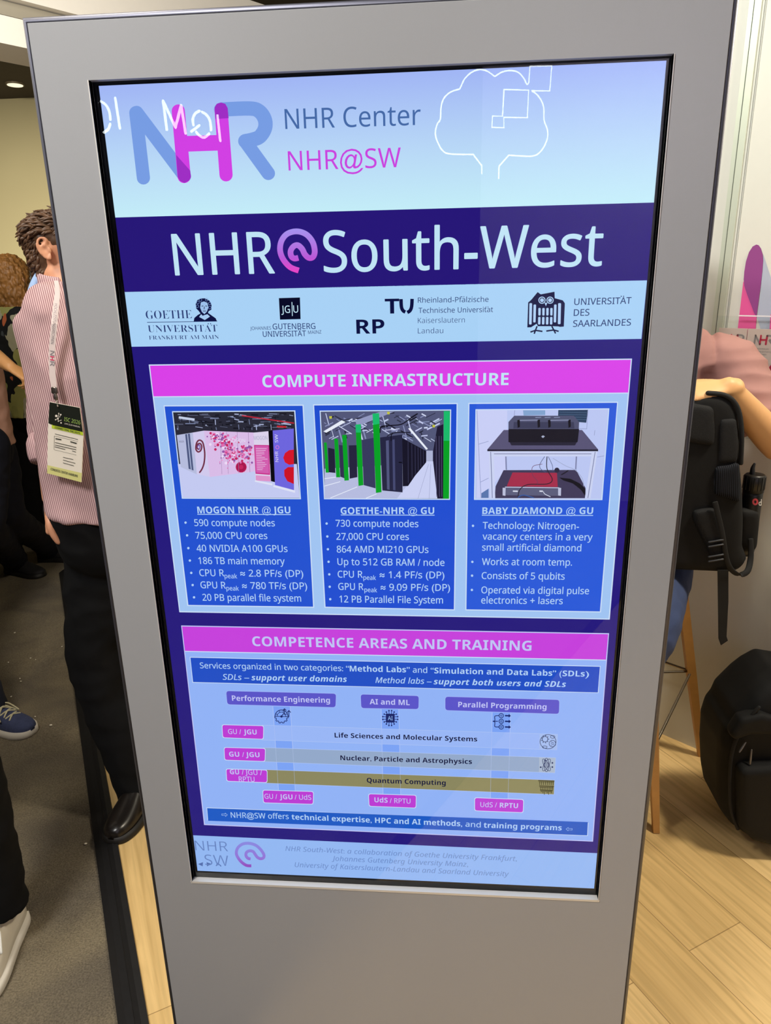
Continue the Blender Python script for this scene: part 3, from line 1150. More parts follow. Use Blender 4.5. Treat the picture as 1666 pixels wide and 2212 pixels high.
S.poly([c5(*p_) for p_ in ((1331, 835), (1290, 840), (1255, 865), (1240, 905), (1255, 945), (1290, 965), (1331, 960))], glow((216, 24, 44)), 13)
S.poly([c5(*p_) for p_ in ((1331, 985), (1280, 985), (1248, 1010), (1250, 1060), (1275, 1105), (1331, 1130))], glow((208, 20, 40)), 13)
S.poly([c5(1158, 1138), c5(1342, 1185), c5(1340, 1205), c5(1154, 1154)], glow((226, 230, 250)), 13.1)
S.text('NHR', c5(1200, 940), c5(1196, 850), 6.6, glow((230, 225, 252)), layer=13.2, turned=True)
S.text('SW', c5(1196, 775), c5(1193, 705), 6.6, glow((230, 225, 252)), layer=13.2, turned=True)
S.ringo(c5(1190, 815), 3.6, glow((230, 120, 210)), 1.2, 13.2, n=12)

# picture 2: machine room aisle
part('pic1', 'photo_picture', 'picture of a machine room aisle with green posts and black racks')
c6 = crop((660, 760), 0.2521)
q = inset(PHOTOS[1], 1.8)
S.poly(q, glow((86, 90, 124)), 6)
for i in range(110):
    x, y = rnd.uniform(150, 1150), rnd.uniform(520, 760)
    L_ = rnd.uniform(20, 130)
    a_ = rnd.choice((-0.5, -0.45, -0.1, 0.5, 0.55, 1.3))
    dx, dy = L_ * math.cos(a_), L_ * math.sin(a_)
    if not (150 < x + dx < 1170 and 515 < y + dy < 790):
        continue
    g_ = rnd.choice(((140, 148, 190), (196, 204, 240), (50, 52, 74), (30, 30, 44), (214, 222, 250)))
    S.line([c6(x, y), c6(x + dx, y + dy)], glow(g_), rnd.uniform(1, 3.2), 7 + i * 0.005)
S.poly([c6(155, 680), c6(312, 585), c6(345, 600), c6(180, 692)], glow((236, 242, 254)), 8)
S.poly([c6(880, 655), c6(900, 652), c6(1050, 830), c6(1035, 838)], glow((236, 242, 254)), 8)
S.poly([c6(430, 585), c6(640, 512), c6(760, 512), c6(440, 640)], glow((150, 156, 196)), 7.8)
S.poly([c6(165, 1000), c6(1180, 940), c6(1180, 1254), c6(165, 1254)], glow((186, 192, 228)), 7.9)
S.poly([c6(1036, 935), c6(1095, 935), c6(1140, 1254), c6(785, 1254)], glow((206, 212, 248)), 8.1)
S.poly([c6(1036, 845), c6(1092, 845), c6(1092, 938), c6(1036, 938)], glow((176, 182, 216)), 8.1)
for a_, b_ in (((1055, 960), (965, 1254)), ((1075, 960), (1060, 1254))):
    S.line([c6(*a_), c6(*b_)], glow((160, 166, 206)), 0.8, 8.3)
for rk, col in ((((195, 820), (250, 832), (258, 1036), (200, 1030)), (36, 34, 58)), (((288, 795), (320, 800), (336, 1082), (300, 1068)), (52, 52, 82)),
                (((372, 800), (440, 798), (446, 1072), (380, 1085)), (40, 38, 64)), (((484, 755), (585, 735), (602, 1168), (500, 1140)), (58, 60, 96)),
                (((640, 732), (830, 708), (833, 1202), (660, 1186)), (40, 40, 68)), (((830, 738), (1035, 848), (1035, 945), (940, 1060), (880, 1148), (834, 1150)), (26, 24, 42)),
                (((1094, 850), (1130, 640), (1182, 618), (1182, 1254), (1130, 1254), (1094, 935)), (34, 30, 54))):
    S.poly([c6(*p_) for p_ in rk], glow(col), 8.6)
S.poly([c6(690, 760), c6(715, 756), c6(722, 1180), c6(700, 1176)], glow((84, 88, 128)), 8.8)
S.poly([c6(745, 752), c6(765, 748), c6(772, 1185), c6(752, 1182)], glow((72, 76, 116)), 8.8)
for x in (880, 912, 940, 965, 988, 1010):
    S.line([c6(x, 745 + (x - 830) * 0.53), c6(x + 2, 1120 - (x - 880) * 1.25)], glow((70, 70, 104)), 0.8, 8.8)
S.line([c6(800, 945), c6(828, 947)], glow((8, 8, 14)), 2, 8.9)
for x in (1120, 1145, 1165):
    S.line([c6(x, 720), c6(x + 4, 1240)], glow((96, 92, 130)), 0.9, 8.8)
S.stroke([c6(*p_) for p_ in ((640, 690), (650, 640), (720, 630), (820, 620), (900, 570), (960, 530))], glow((16, 14, 26)), 2.2, 8.9, k=4)
S.stroke([c6(*p_) for p_ in ((735, 760), (740, 705), (790, 690), (900, 690))], glow((16, 14, 26)), 1.8, 8.9, k=4)
for gp in (((160, 775), (183, 775), (202, 1033), (175, 1033)), ((248, 740), (280, 745), (299, 1073), (265, 1073)), ((316, 710), (352, 710), (374, 1099), (335, 1102)),
           ((430, 622), (475, 618), (498, 1140), (456, 1147)), ((576, 528), (632, 524), (653, 1200), (605, 1207)), ((1186, 506), (1238, 506), (1231, 1256), (1180, 1256))):
    S.poly([c6(*p_) for p_ in gp], glow((12, 164, 40)), 9.2)
for gp in (((430, 622), (475, 618), (479, 690), (434, 690)), ((576, 528), (632, 524), (636, 615), (580, 625)), ((1186, 506), (1238, 506), (1236, 760), (1184, 760))):
    S.poly([c6(*p_) for p_ in gp], glow((30, 190, 110)), 9.4)
for a_, b_ in (((165, 1148), (300, 1110)), ((215, 1250), (445, 1155)), ((520, 1252), (610, 1215)), ((165, 1085), (262, 1072))):
    S.line([c6(*a_), c6(*b_)], glow((232, 238, 254)), 1.6, 9)
for y in ((205, 560), (700, 522), (1088, 634)):
    S.poly([c6(y[0], y[1] - 10), c6(y[0] + 24, y[1] - 10), c6(y[0] + 22, y[1] + 12), c6(y[0] + 2, y[1] + 12)], glow((200, 200, 70)), 9)

# picture 3: device on a bench
part('pic2', 'photo_picture', 'picture of a black device on a bench above a red box')
c7 = crop((980, 760), 0.2521)
q = inset(PHOTOS[2], 1.8)
S.poly(q, glow((190, 202, 246)), 6)
S.poly([c7(198, 500), c7(460, 500), c7(455, 1000), c7(240, 1250), c7(200, 1250)], glow((204, 210, 250)), 7)
S.poly([c7(595, 500), c7(785, 500), c7(785, 540), c7(600, 545)], glow((132, 166, 210)), 7.2)
S.poly([c7(897, 498), c7(1152, 496), c7(1136, 606), c7(1060, 600), c7(895, 545)], glow((40, 62, 92)), 7.2)
for i in range(4):
    S.line([c7(905, 515 + i * 20), c7(1140, 520 + i * 20)], glow((74, 100, 132)), 1.2, 7.4)
for a_, b_ in (((525, 500), (520, 545)), ((1150, 500), (1140, 660)), ((1140, 660), (1060, 655)), ((215, 790), (300, 765)), ((230, 1115), (300, 1080)), ((1210, 670), (1205, 715)), ((200, 500), (235, 1250)), ((1230, 900), (1290, 890))):
    S.line([c7(*a_), c7(*b_)], glow((150, 160, 206)), 1.2, 7.5)
S.poly([c7(238, 1210), c7(300, 1170), c7(300, 1250), c7(238, 1250)], glow((90, 120, 176)), 7.5)
S.poly([c7(289, 835), c7(430, 668), c7(1100, 668), c7(1238, 835)], glow((88, 84, 118)), 8)
S.poly([c7(289, 835), c7(1238, 835), c7(1238, 850), c7(289, 850)], glow((24, 24, 42)), 8)
S.poly([c7(480, 772), c7(1055, 772), c7(1040, 800), c7(495, 800)], glow((36, 34, 54)), 8.3)
S.poly([c7(470, 600), c7(520, 546), c7(1030, 546), c7(1075, 600), c7(1072, 662), c7(470, 662)], glow((80, 82, 112)), 8.5)
S.poly([c7(470, 660), c7(1075, 660), c7(1062, 773), c7(470, 773)], glow((20, 18, 30)), 8.7)
S.poly([c7(515, 600), c7(1030, 600), c7(1035, 655), c7(512, 655)], glow((58, 60, 88)), 8.8)
for x in (545, 717, 808, 980):
    S.poly([c7(x, 585), c7(x + 22, 578), c7(x + 24, 640), c7(x + 4, 650)], glow((14, 12, 22)), 9)
for x in (560, 825):
    S.line([c7(x, 585), c7(x + 160, 583)], glow((150, 156, 192)), 1.6, 9)
S.poly([c7(750, 725), c7(766, 714), c7(782, 723), c7(766, 737)], glow((170, 178, 206)), 9)
for x in (700, 780, 860):
    S.line([c7(x, 562), c7(x + 50, 560)], glow((150, 160, 196)), 1.3, 9)
FRM = glow((206, 214, 246))
S.poly([c7(300, 850), c7(1232, 850), c7(1225, 894), c7(305, 894)], FRM, 8.6)
S.line([c7(335, 872), c7(1180, 872)], glow((96, 100, 140)), 1.2, 8.8)
S.poly([c7(303, 850), c7(345, 850), c7(357, 1252), c7(313, 1252)], FRM, 8.9)
S.poly([c7(1186, 850), c7(1232, 850), c7(1172, 1252), c7(1124, 1252)], FRM, 8.9)
S.line([c7(318, 855), c7(332, 1250)], glow((110, 116, 156)), 1.4, 9.1)
S.line([c7(1212, 855), c7(1150, 1250)], glow((110, 116, 156)), 1.4, 9.1)
S.line([c7(448, 895), c7(452, 1010)], glow((130, 136, 176)), 3, 7.9)
S.line([c7(1052, 895), c7(1046, 1005)], glow((130, 136, 176)), 3, 7.9)
S.poly([c7(428, 1012), c7(1050, 1010), c7(1130, 1165), c7(1130, 1252), c7(352, 1252), c7(360, 1150)], glow((64, 58, 88)), 8.2)
S.poly([c7(505, 1032), c7(885, 1035), c7(892, 1156), c7(455, 1150)], glow((166, 44, 74)), 8.6)
S.poly([c7(440, 1158), c7(905, 1164), c7(900, 1232), c7(440, 1226)], glow((92, 94, 124)), 8.6)
S.line([c7(440, 1157), c7(905, 1163)], glow((210, 214, 240)), 1.6, 8.8)
for x in (420, 895):
    S.poly([c7(x, 1162), c7(x + 26, 1164), c7(x + 24, 1232), c7(x, 1228)], glow((190, 194, 222)), 8.9)
S.poly([c7(508, 1186), c7(550, 1187), c7(550, 1198), c7(508, 1197)], glow((226, 230, 246)), 9)
S.poly([c7(735, 1186), c7(765, 1187), c7(765, 1198), c7(735, 1197)], glow((226, 230, 246)), 9)
for pts, col, w_ in ((((780, 895), (740, 960), (745, 1000), (790, 1030)), (80, 88, 130), 1.2), (((800, 895), (800, 1000), (845, 1090), (800, 1130), (640, 1135), (570, 1175), (550, 1245)), (34, 30, 44), 1.8),
                     (((810, 895), (845, 970), (850, 1020)), (90, 98, 140), 1.2), (((760, 960), (680, 980), (675, 1050), (715, 1100), (715, 1130)), (110, 60, 90), 1.1),
                     (((550, 1245), (600, 1225), (690, 1250)), (54, 90, 160), 2.2), (((850, 910), (960, 975), (1040, 1010), (1100, 1080), (1115, 1150)), (160, 170, 206), 1.2),
                     (((770, 1195), (780, 1215), (830, 1240)), (220, 226, 244), 1.4)):
    S.stroke([c7(*p_) for p_ in pts], glow(col), w_, 9.3, k=5, caps=False)
S.disc(c7(885, 1012), 5.5, glow((44, 40, 62)), 9.2)
S.poly([c7(*p_) for p_ in ((905, 1075), (1000, 1085), (1080, 1125), (1130, 1175), (1126, 1232), (1090, 1180), (1020, 1125), (940, 1100))], glow((16, 14, 22)), 9.2)
S.stroke([c7(*p_) for p_ in ((925, 1050), (960, 1030), (980, 1015))], glow((24, 22, 34)), 2.4, 9.2, k=3)

# ---- competence panel
part('p2', 'training_panel')
q = ((391.5, 1351), (1316, 1367.8), (1281.3, 1817.9), (441, 1782))
S.poly(q, glow((196, 200, 250)), 1)
S.poly(inset(q, 2.0), PANEL2, 2)
part('h2', 'heading_banner', 'magenta banner reading COMPETENCE AREAS AND TRAINING')
S.poly([(393.5, 1353), (1314, 1369.8), (1309, 1424.8), (400, 1406)], PINK2, 3)
S.line([(400, 1406.5), (1309, 1425.5)], LINE, 1.8, 4)
S.text('COMPETENCE AREAS AND TRAINING', (546, 1395), (1148, 1405.3), 21, W2, bold=0.026)


def bluebox(nm, name, q, m, lab=None):
    part(nm, name, lab)
    S.poly(q, LINE, 3)
    S.poly(inset(q, 1.4), m, 4)


bluebox('svc', 'services_box', ((410.3, 1418.7), (1297.5, 1438.4), (1293, 1496.8), (416, 1474.3)), BLUE2, 'blue box about services organized in two categories')
T = lambda s, a, b, cap, m=W3, **k: S.text(s, a, b, cap, m, layer=6, **dict({'bold': 0.015}, **k))
T('Services organized in two categories: “', (433, 1442.8), (754.5, 1449.4), 12.4)
T('Method Labs', (756, 1449.6), (877.5, 1451.8), 12.2, bold=0.024)
T('” and “', (879, 1452), (937, 1453.4), 12.2)
T('Simulation and Data Labs', (938.5, 1453.8), (1193, 1459.3), 12.2, bold=0.024)
T('” (', (1194, 1459.4), (1213.5, 1460), 12.2)
T('SDLs', (1215, 1460), (1263, 1460.8), 12.2, bold=0.024)
T(')', (1264.5, 1461), (1272, 1461.3), 12.2)
T('SDLs –', (482, 1467.5), (539, 1468.7), 12.2, shear=0.25)
T('support user domains', (544, 1468.8), (750, 1472.6), 12.2, bold=0.022, shear=0.25)
T('Method labs –', (811.5, 1474.3), (932.5, 1477), 12.2, shear=0.25)
T('support both users and SDLs', (937, 1477.4), (1222.6, 1483.6), 12.2, bold=0.022, shear=0.25)

COLS = (((589.4, 1520), (627, 1521), (638.4, 1712), (602.2, 1711)), ((823.7, 1526), (861.5, 1527), (866, 1720), (828, 1719)), ((1063.6, 1536), (1103.4, 1538), (1097.6, 1729), (1059.6, 1727)))
for i_, q in enumerate(COLS):
    part('col%d' % i_, 'matrix_column')
    S.poly(q, glow((126, 166, 250)), 3)
    S.line([q[0], q[3]], glow((178, 200, 252)), 1.2, 3.5)
    S.line([q[1], q[2]], glow((178, 200, 252)), 1.2, 3.5)
ROWS = (('row0', ((566, 1565.8), (1204.5, 1585.7), (1203, 1619.4), (566, 1598)), (156, 186, 251), 'Life Sciences and Molecular Systems', (723.4, 1592.4), (1031, 1601), (172, 194, 250)),
        ('row1', ((570, 1614.4), (1200.7, 1636.3), (1198.9, 1669), (570, 1644.7)), (150, 172, 206), 'Nuclear, Particle and Astrophysics', (735.8, 1641.2), (1019.7, 1649.5), (170, 190, 226)),
        ('row2', ((575, 1662), (1198.3, 1684.6), (1197, 1715.8), (575, 1691.2)), (142, 138, 98), 'Quantum Computing', (792.8, 1689.6), (963, 1695.4), (160, 170, 180)))
for nm, q, col, t, a, b, ln in ROWS:
    part(nm, 'matrix_row', 'row reading ' + t)
    S.poly(q, glow(col), 4)
    S.frame(q, glow((176, 200, 250)), 0.9, 4.2)
    for cq in COLS:
        for i0, i1 in ((0, 3), (1, 2)):
            def on(y):
                t_ = (y - cq[i0][1]) / (cq[i1][1] - cq[i0][1])
                return (cq[i0][0] + (cq[i1][0] - cq[i0][0]) * t_, y)
            x_ = on(q[0][1])[0]
            f_ = (x_ - q[0][0]) / (q[1][0] - q[0][0])
            ya, yb = q[0][1] + (q[1][1] - q[0][1]) * f_, q[3][1] + (q[2][1] - q[3][1]) * f_
            S.line([on(ya), on(yb)], glow(ln), 0.9, 4.4)
    S.text(t, a, b, 10.2, glow((10, 14, 60)), bold=0.022, layer=6)
BTN = (('b0', ((487.5, 1490.7), (727.7, 1496.5), (726.6, 1528.8), (490, 1522.4)), 'Performance Engineering', (502, 1513), (713.3, 1517.6), 11.4),
       ('b1', ((778, 1498), (906.4, 1501.4), (905.8, 1532.6), (779.3, 1530.5)), 'AI and ML', (799, 1520.6), (885.5, 1522.6), 11.4),
       ('b2', ((960.8, 1503), (1210, 1509.9), (1209, 1543), (960.8, 1535)), 'Parallel Programming', (990, 1526.6), (1180.5, 1531.8), 11.4))
for nm, q, t, a, b, cap in BTN:
    part(nm, 'category_button', 'violet rounded button reading ' + t)
    S.rrect(q, 7, glow((160, 184, 252)), 4.6)
    S.rrect(inset(q, 1.5), 6, VIOLET, 4.8)
    S.text(t, a, b, cap, W2, bold=0.026, layer=6)
TAGS = (
    ('t0', ((479.4, 1564.2), (570.7, 1566.5), (570, 1597), (480.8, 1593.6)), [('GU /', (493.8, 1584.6), (521.7, 1585), 0), ('JGU', (527, 1585.2), (555.3, 1586), 1)]),
    ('t1', ((483.7, 1613.2), (574.5, 1615.5), (573.6, 1645), (485, 1642)), [('GU / JGU', (495.8, 1633.4), (561.5, 1635), 1)]),
    ('t2', ((488, 1659.6), (578.2, 1662.2), (578.2, 1690.7), (489.5, 1687.5)), [('GU', (497.5, 1671.5), (517.4, 1672), 1), ('/ JGU /', (523.2, 1672.2), (566.7, 1673.6), 0), ('RPTU', (516.8, 1687), (550.6, 1687.8), 0)]),
    ('t3', ((567.3, 1705.4), (678.2, 1708.6), (677.6, 1737.4), (568.7, 1734.2)), [('GU /', (572.2, 1724.4), (599.5, 1725), 0), ('JGU', (604.7, 1725.2), (632.7, 1726), 1), ('/ UdS', (637.3, 1726), (673, 1727.2), 0)]),
    ('t4', ((795.7, 1713.5), (900.2, 1716.5), (899.6, 1745.5), (796.9, 1741.7)), [('UdS', (809.3, 1732), (837.8, 1733.2), 1), ('/ RPTU', (842.5, 1733.6), (887, 1735), 0)]),
    ('t5', ((1025, 1721.8), (1132, 1725.8), (1131, 1755.5), (1025, 1751.4)), [('UdS /', (1037.8, 1742.2), (1073.4, 1743.2), 0), ('RPTU', (1079.7, 1743.5), (1119, 1745), 1)]))
for nm, q, segs in TAGS:
    part(nm, 'partner_tag', 'magenta rounded tag reading ' + ' '.join(s_[0] for s_ in segs))
    S.rrect(q, 5, LINE, 4.8)
    S.rrect(inset(q, 1.3), 4.5, TAG, 5)
    for s_, a, b, bo in segs:
        S.text(s_, a, b, 10.4, W2, bold=0.024 if bo else 0.012, layer=6)
# small line icons
IC = glow((22, 36, 104))
part('icon0', 'line_icon', 'speed gauge with arrows icon')
g0 = (608.5, 1547)
S.ringo(g0, 14, IC, 1.7, 6, a0=176, a1=364)
S.ringo(g0, 9.5, IC, 1.3, 6, a0=182, a1=358)
S.line([(594.5, 1546.6), (622.5, 1547.6)], IC, 1.4, 6)
S.line([g0, (613.5, 1540)], IC, 1.8, 6)
S.disc(g0, 2.6, IC, 6)
gear = []
for i in range(33):
    a_ = math.radians(180 * i / 32)
    r_ = 14.6 if (i // 3) % 2 == 0 else 12.2
    gear.append((g0[0] + r_ * math.cos(a_), g0[1] + r_ * math.sin(a_)))
S.stroke(gear, IC, 1.7, 6, k=1, caps=False)
for i in range(4):
    a_ = math.radians(205 + i * 43)
    S.line([(g0[0] + 9.5 * math.cos(a_), g0[1] + 9.5 * math.sin(a_)), (g0[0] + 13.5 * math.cos(a_), g0[1] + 13.5 * math.sin(a_))], IC, 1.3, 6)
for x, y in ((615, 1530), (624.5, 1534)):
    S.line([(x, y), (x, y + 14)], IC, 1.6, 6)
    S.line([(x - 4, y + 4.5), (x, y)], IC, 1.6, 6)
    S.line([(x + 4, y + 4.5), (x, y)], IC, 1.6, 6)
part('icon1', 'line_icon', 'AI chip icon')
g1 = (843.4, 1550.4)
S.rrect([(g1[0] - 9.5, g1[1] - 9.5), (g1[0] + 9.5, g1[1] - 9.2), (g1[0] + 9.5, g1[1] + 9.8), (g1[0] - 9.5, g1[1] + 9.5)], 1, IC, 6)
S.text('AI', (g1[0] - 5.2, g1[1] + 4.4), (g1[0] + 5.2, g1[1] + 4.6), 8.6, glow((150, 190, 250)), bold=0.01, layer=7)
for k in (-7, -2.4, 2.4, 7):
    for dx, dy in ((0, 1), (0, -1), (1, 0), (-1, 0)):
        L_ = 16 if abs(k) < 4 else 13
        a_ = (g1[0] + (k if dx == 0 else dx * 9), g1[1] + (k if dy == 0 else dy * 9))
        b_ = (g1[0] + (k * 1.2 if dx == 0 else dx * L_), g1[1] + (k * 1.2 if dy == 0 else dy * L_))
        S.line([a_, b_], IC, 1.3, 6)
        S.disc(b_, 1.7, IC, 6, n=10)
part('icon2', 'line_icon', 'branching gears icon')
for i in range(3):
    y = 1545.2 + i * 12.2
    S.ringo((1083, y), 4.8, IC, 1.6, 6, n=16)
    S.ringo((1083, y), 1.8, IC, 1.1, 6, n=10)
    S.line([(1091, y), (1100, y + 0.3)], IC, 3, 6)
    S.poly([(1099, y - 3.6), (1104, y + 0.3), (1099, y + 4)], IC, 6)
S.stroke([(1078, 1545), (1069.5, 1546), (1069, 1551), (1069, 1556), (1064.5, 1557.4)], IC, 1.7, 6, k=4, caps=False)
S.stroke([(1078, 1569.5), (1069.5, 1569), (1069, 1564), (1069, 1559), (1064.5, 1557.4)], IC, 1.7, 6, k=4, caps=False)
S.line([(1066, 1557.4), (1076, 1557.4)], IC, 1.7, 6)
IC2 = glow((44, 62, 110))
part('icon3', 'line_icon', 'cell and virus icon')
for q in (((1166, 1585), (1204, 1586.2), (1202.6, 1618.5), (1165, 1617)), ((1165, 1635.5), (1200.4, 1637), (1198.6, 1668.4), (1164.4, 1667))):
    if q[0][1] > 1600:
        part('icon4', 'line_icon', 'atom icon')
    S.poly(q, glow((166, 192, 244) if q[0][1] < 1600 else (172, 188, 212)), 5)
S.start('icon3')
g2 = (1184, 1601.5)
S.ringo(g2, 17.2, IC2, 1.2, 6, ry=15.5)
S.ringo((1177.5, 1596), 6, IC2, 1.3, 6.2)
for i in range(9):
    a_ = i * 2 * PI / 9
    S.line([(1177.5 + 6 * math.cos(a_), 1596 + 6 * math.sin(a_)), (1177.5 + 9 * math.cos(a_), 1596 + 9 * math.sin(a_))], IC2, 1.5, 6.2)
S.ringo((1193.5, 1605.5), 7, IC2, 1.2, 6.2)
for i in range(7):
    S.line([(1190 + i % 3 * 2.6, 1601 + i * 1.3), (1193 + i % 3 * 2.2, 1603 + i * 1.1)], IC2, 1, 6.2)
S.ringo((1194, 1591), 5, IC2, 1.1, 6.2, ry=2.8)
S.ringo((1177, 1613), 5, IC2, 1.1, 6.2, ry=2.6)
S.start('icon4')
g3 = (1180.6, 1651.6)
for r_ in (0, PI / 3, -PI / 3):
    S.ringo(g3, 14.6, IC2, 1.2, 6, ry=5.2, rot=r_ + PI / 2 if r_ == 0 else r_ - PI / 2 + PI / 2)
S.ringo(g3, 4.6, IC2, 1.2, 6)
S.ringo(g3, 1.9, IC2, 1.1, 6)
for a_ in (0.5, 2.6, 4.5, 5.8):
    S.disc((g3[0] + 14.4 * math.cos(a_), g3[1] + 9.5 * math.sin(a_)), 2.0, IC2, 6.1, n=10)
part('icon5', 'line_icon', 'quantum machine icon')
ICQ = glow((44, 46, 26))
for k, (y, x0, x1) in enumerate(((1685.5, 1163, 1198), (1697, 1165, 1197), (1706, 1167, 1194))):
    S.line([(x0, y), (x1, y + 1)], ICQ, 1.8, 6)
    S.line([(x0 + 1, y + 2.6), (x1 - 1, y + 3.6)], ICQ, 1, 6)
    for i in range(8):
        x = x0 + 3 + i * (x1 - x0 - 6) / 7
        S.line([(x, y + 2), (x, y + (9.5 if k < 2 else 4 + (i % 3) * 3))], ICQ, 1.2, 6)
bluebox('off', 'offer_box', ((446.3, 1743.7), (1271.6, 1776.7), (1270, 1805.4), (448.6, 1771)), glow((28, 92, 200)), 'blue box about technical expertise and training programs')
T('⇨', (480, 1764), (492.6, 1764.4), 10.5)
T('NHR@SW offers', (499.6, 1765.4), (624.3, 1768.6), 11.6)
T('technical expertise, HPC and AI methods', (630.6, 1769.2), (994.5, 1784), 11.4, bold=0.024)
T(', and', (996, 1784.2), (1038.5, 1786.6), 11.4)
T('training programs', (1045, 1787), (1213.3, 1793), 11.4, bold=0.024)
T('⇦', (1222, 1795), (1236, 1795.6), 10.5)

# ---- footer
part('foot', 'footer_band')
S.poly([(417.5, 1804.2), (1290.6, 1842.9), (1284, 1920), (427, 1881)], glow((150, 188, 248)), 1)
part('foottext', 'footer_logo_text')
FT = glow((104, 134, 196))
S.text('NHR', (422.8, 1836), (493.2, 1838.4), 20.5, FT, bold=-0.012)
S.text('SW', (443.8, 1867.6), (495.2, 1870), 22, FT, bold=-0.012)
part('foottext2', 'footer_text')
S.text('NHR South-West: a collaboration of Goethe University Frankfurt,', (617, 1837.3), (1116.5, 1859.6), 10.4, glow((112, 144, 206)), bold=0.006, shear=0.25)
S.text('Johannes Gutenberg University Mainz,', (717, 1858.6), (1011.3, 1871.7), 10.4, glow((112, 144, 206)), bold=0.006, shear=0.25)
S.text('University of Kaiserslautern-Landau and Saarland University', (637.3, 1872.2), (1099.4, 1892.6), 10.4, glow((112, 144, 206)), bold=0.006, shear=0.25)
part('nav', 'navigation_arrows')
for x, d in ((434, -1), (451.5, 1)):
    S.poly([(x - 5 * d, 1862), (x + 6 * d, 1866), (x - 4 * d, 1871)], glow((84, 112, 176)), 3)
S.stroke([(467, 1870), (471, 1864), (475, 1868), (478, 1871)], glow((84, 112, 176)), 2, 3, k=1, caps=False)
part('swirl2', 'swirl_logo', 'small lilac swirl in the footer')
cf = crop((380, 1800), 0.14406)
S.stroke([cf(*q) for q in ((1133, 485), (1060, 478), (990, 432), (935, 365), (908, 295), (930, 215), (1000, 160), (1090, 147), (1190, 172), (1265, 232), (1318, 310), (1318, 360), (1275, 378), (1225, 358), (1190, 312), (1160, 272), (1110, 260), (1062, 282), (1052, 330), (1080, 370), (1122, 382))],
         glow_ramp('display_swirl_small', [(0.0, (150, 70, 190)), (0.4, (150, 120, 220)), (1.0, (140, 140, 230))]), 6.4, 3, k=4, caps=False)
S.finish(P)

# ------------------------------------------------------------------ neon signs across the aisle (seen mirrored in the glass)
def mirror(v):
    return Vector((v.x, 2 * YG - v.y, v.z))


neon = lamp_mat('white_neon_tube', (0.93, 1.0, 1.0), 15.0)
dark_board = mat('dark_sign_board', (26, 24, 32), 0.7)


def depth_for_z(px, py, z):
    d = ray(px, py)
    s_ = (z - CAM.z) / d.z
    return CAM + d * s_


def neon_sign(strokes, rad, p_a, p_b, depth_b, name, label, parts, flip=False):
    """strokes (photo pixels of the reflection) on an upright plane through two pixels of one level line"""
    B = at(p_b[0], p_b[1], depth_b)
    A = depth_for_z(p_a[0], p_a[1], B.z)
    t = Vector((B.x - A.x, B.y - A.y, 0)).normalized()
    n = Vector((t.y, -t.x, 0))

    def pt(px, py):
        d = ray(px, py)
        return CAM + d * ((A - CAM).dot(n) / d.dot(n))
    allp = [mirror(pt(*q)) for _, st in strokes for q in st]
    c = sum(allp, Vector()) / len(allp)
    root = empty(name, c, label, 'neon sign')
    groups = {}
    for nm, st in strokes:
        groups.setdefault(nm, []).append(st)
    nm_n = Vector((n.x, -n.y, 0))
    for nm, sts in groups.items():
        bm = bmesh.new()
        for st in sts:
            P_ = [mirror(pt(*q)) for q in st]
            for a, b in ([(P_[0], P_[1])] if len(P_) == 2 else [(None, None)]):
                tube(bm, [((q.x, q.y, q.z), rad) for q in P_], side=nm_n, n=8, smooth=1)
        link('neon_tube', bm, neon, root, smooth=True)
    return root, A, B, t, n


def corner_strokes(dx, dy):
    pass


Qr = [(446, 240), (440, 237), (431, 240), (425, 245), (417, 251), (416, 262), (418, 270)]
sign_r = [('M', [(360.5, 280), (352.5, 218)]), ('M', [(352.5, 218), (379, 275)]), ('M', [(379, 275), (391.5, 228)]), ('M', [(391.5, 228), (401, 288)]),
          ('Q', crom([(431, 240), (422, 245), (416.5, 258), (418, 270)], 4)), ('Q', crom([(437, 242), (447, 249), (454, 262), (456, 281)], 4)),
          ('Q', crom([(424, 285), (431, 293), (441, 297), (452, 289)], 4)), ('Q2', [(413.5, 284), (430.5, 271)]), ('I', [(470, 250), (476, 304)])]
neon_sign(sign_r, 0.0085, (352.5, 218), (470, 250), 4.4, 'neon_sign', 'white neon letter sign mirrored in the screen across the magenta letter H', None)
sign_l = [('M', [(163, 305), (151, 243)]), ('M', [(151, 243), (174, 292)]), ('M', [(174, 292), (184, 236)]), ('M', [(184, 236), (196, 300)]),
          ('Q', crom([(218, 219), (228, 226), (236, 240), (238.5, 258)], 4)), ('Q', crom([(238, 268), (234, 279), (225, 286)], 4)),
          ('Q', crom([(210, 222), (202, 240), (203, 262), (209, 277)], 4)), ('I', [(249, 212), (259, 277)])]
neon_sign(sign_l, 0.0075, (151, 243), (249, 212), 3.6, 'neon_sign', 'white neon letter sign mirrored across the left edge of the lit screen', None)
cb = crop((900, 100), 0.34814)
tree = [(405, 790), (405, 740), (352, 672)] + crom([(352, 671), (210, 668), (160, 645), (125, 580), (117, 530), (130, 480), (148, 450), (153, 370), (175, 315), (220, 280), (266, 266)], 4) \
    + crom([(268, 265), (280, 240), (300, 200), (340, 163), (390, 144), (440, 155), (485, 187)], 4) + crom([(486, 187), (530, 160), (580, 150), (632, 162), (665, 198), (682, 232), (690, 236)], 4) \
    + [(697, 225), (704, 124), (840, 121), (827, 277), (715, 276)] + crom([(716, 278), (742, 294), (772, 332), (790, 382), (792, 460), (813, 520), (812, 570), (792, 622), (760, 662), (712, 682), (574, 676)], 4) \
    + [(572, 676), (512, 745), (510, 820)]
blocks = [(543, 268), (696, 272), (688, 443), (541, 441), (543, 505), (468, 503), (472, 432), (534, 434), (543, 268)]
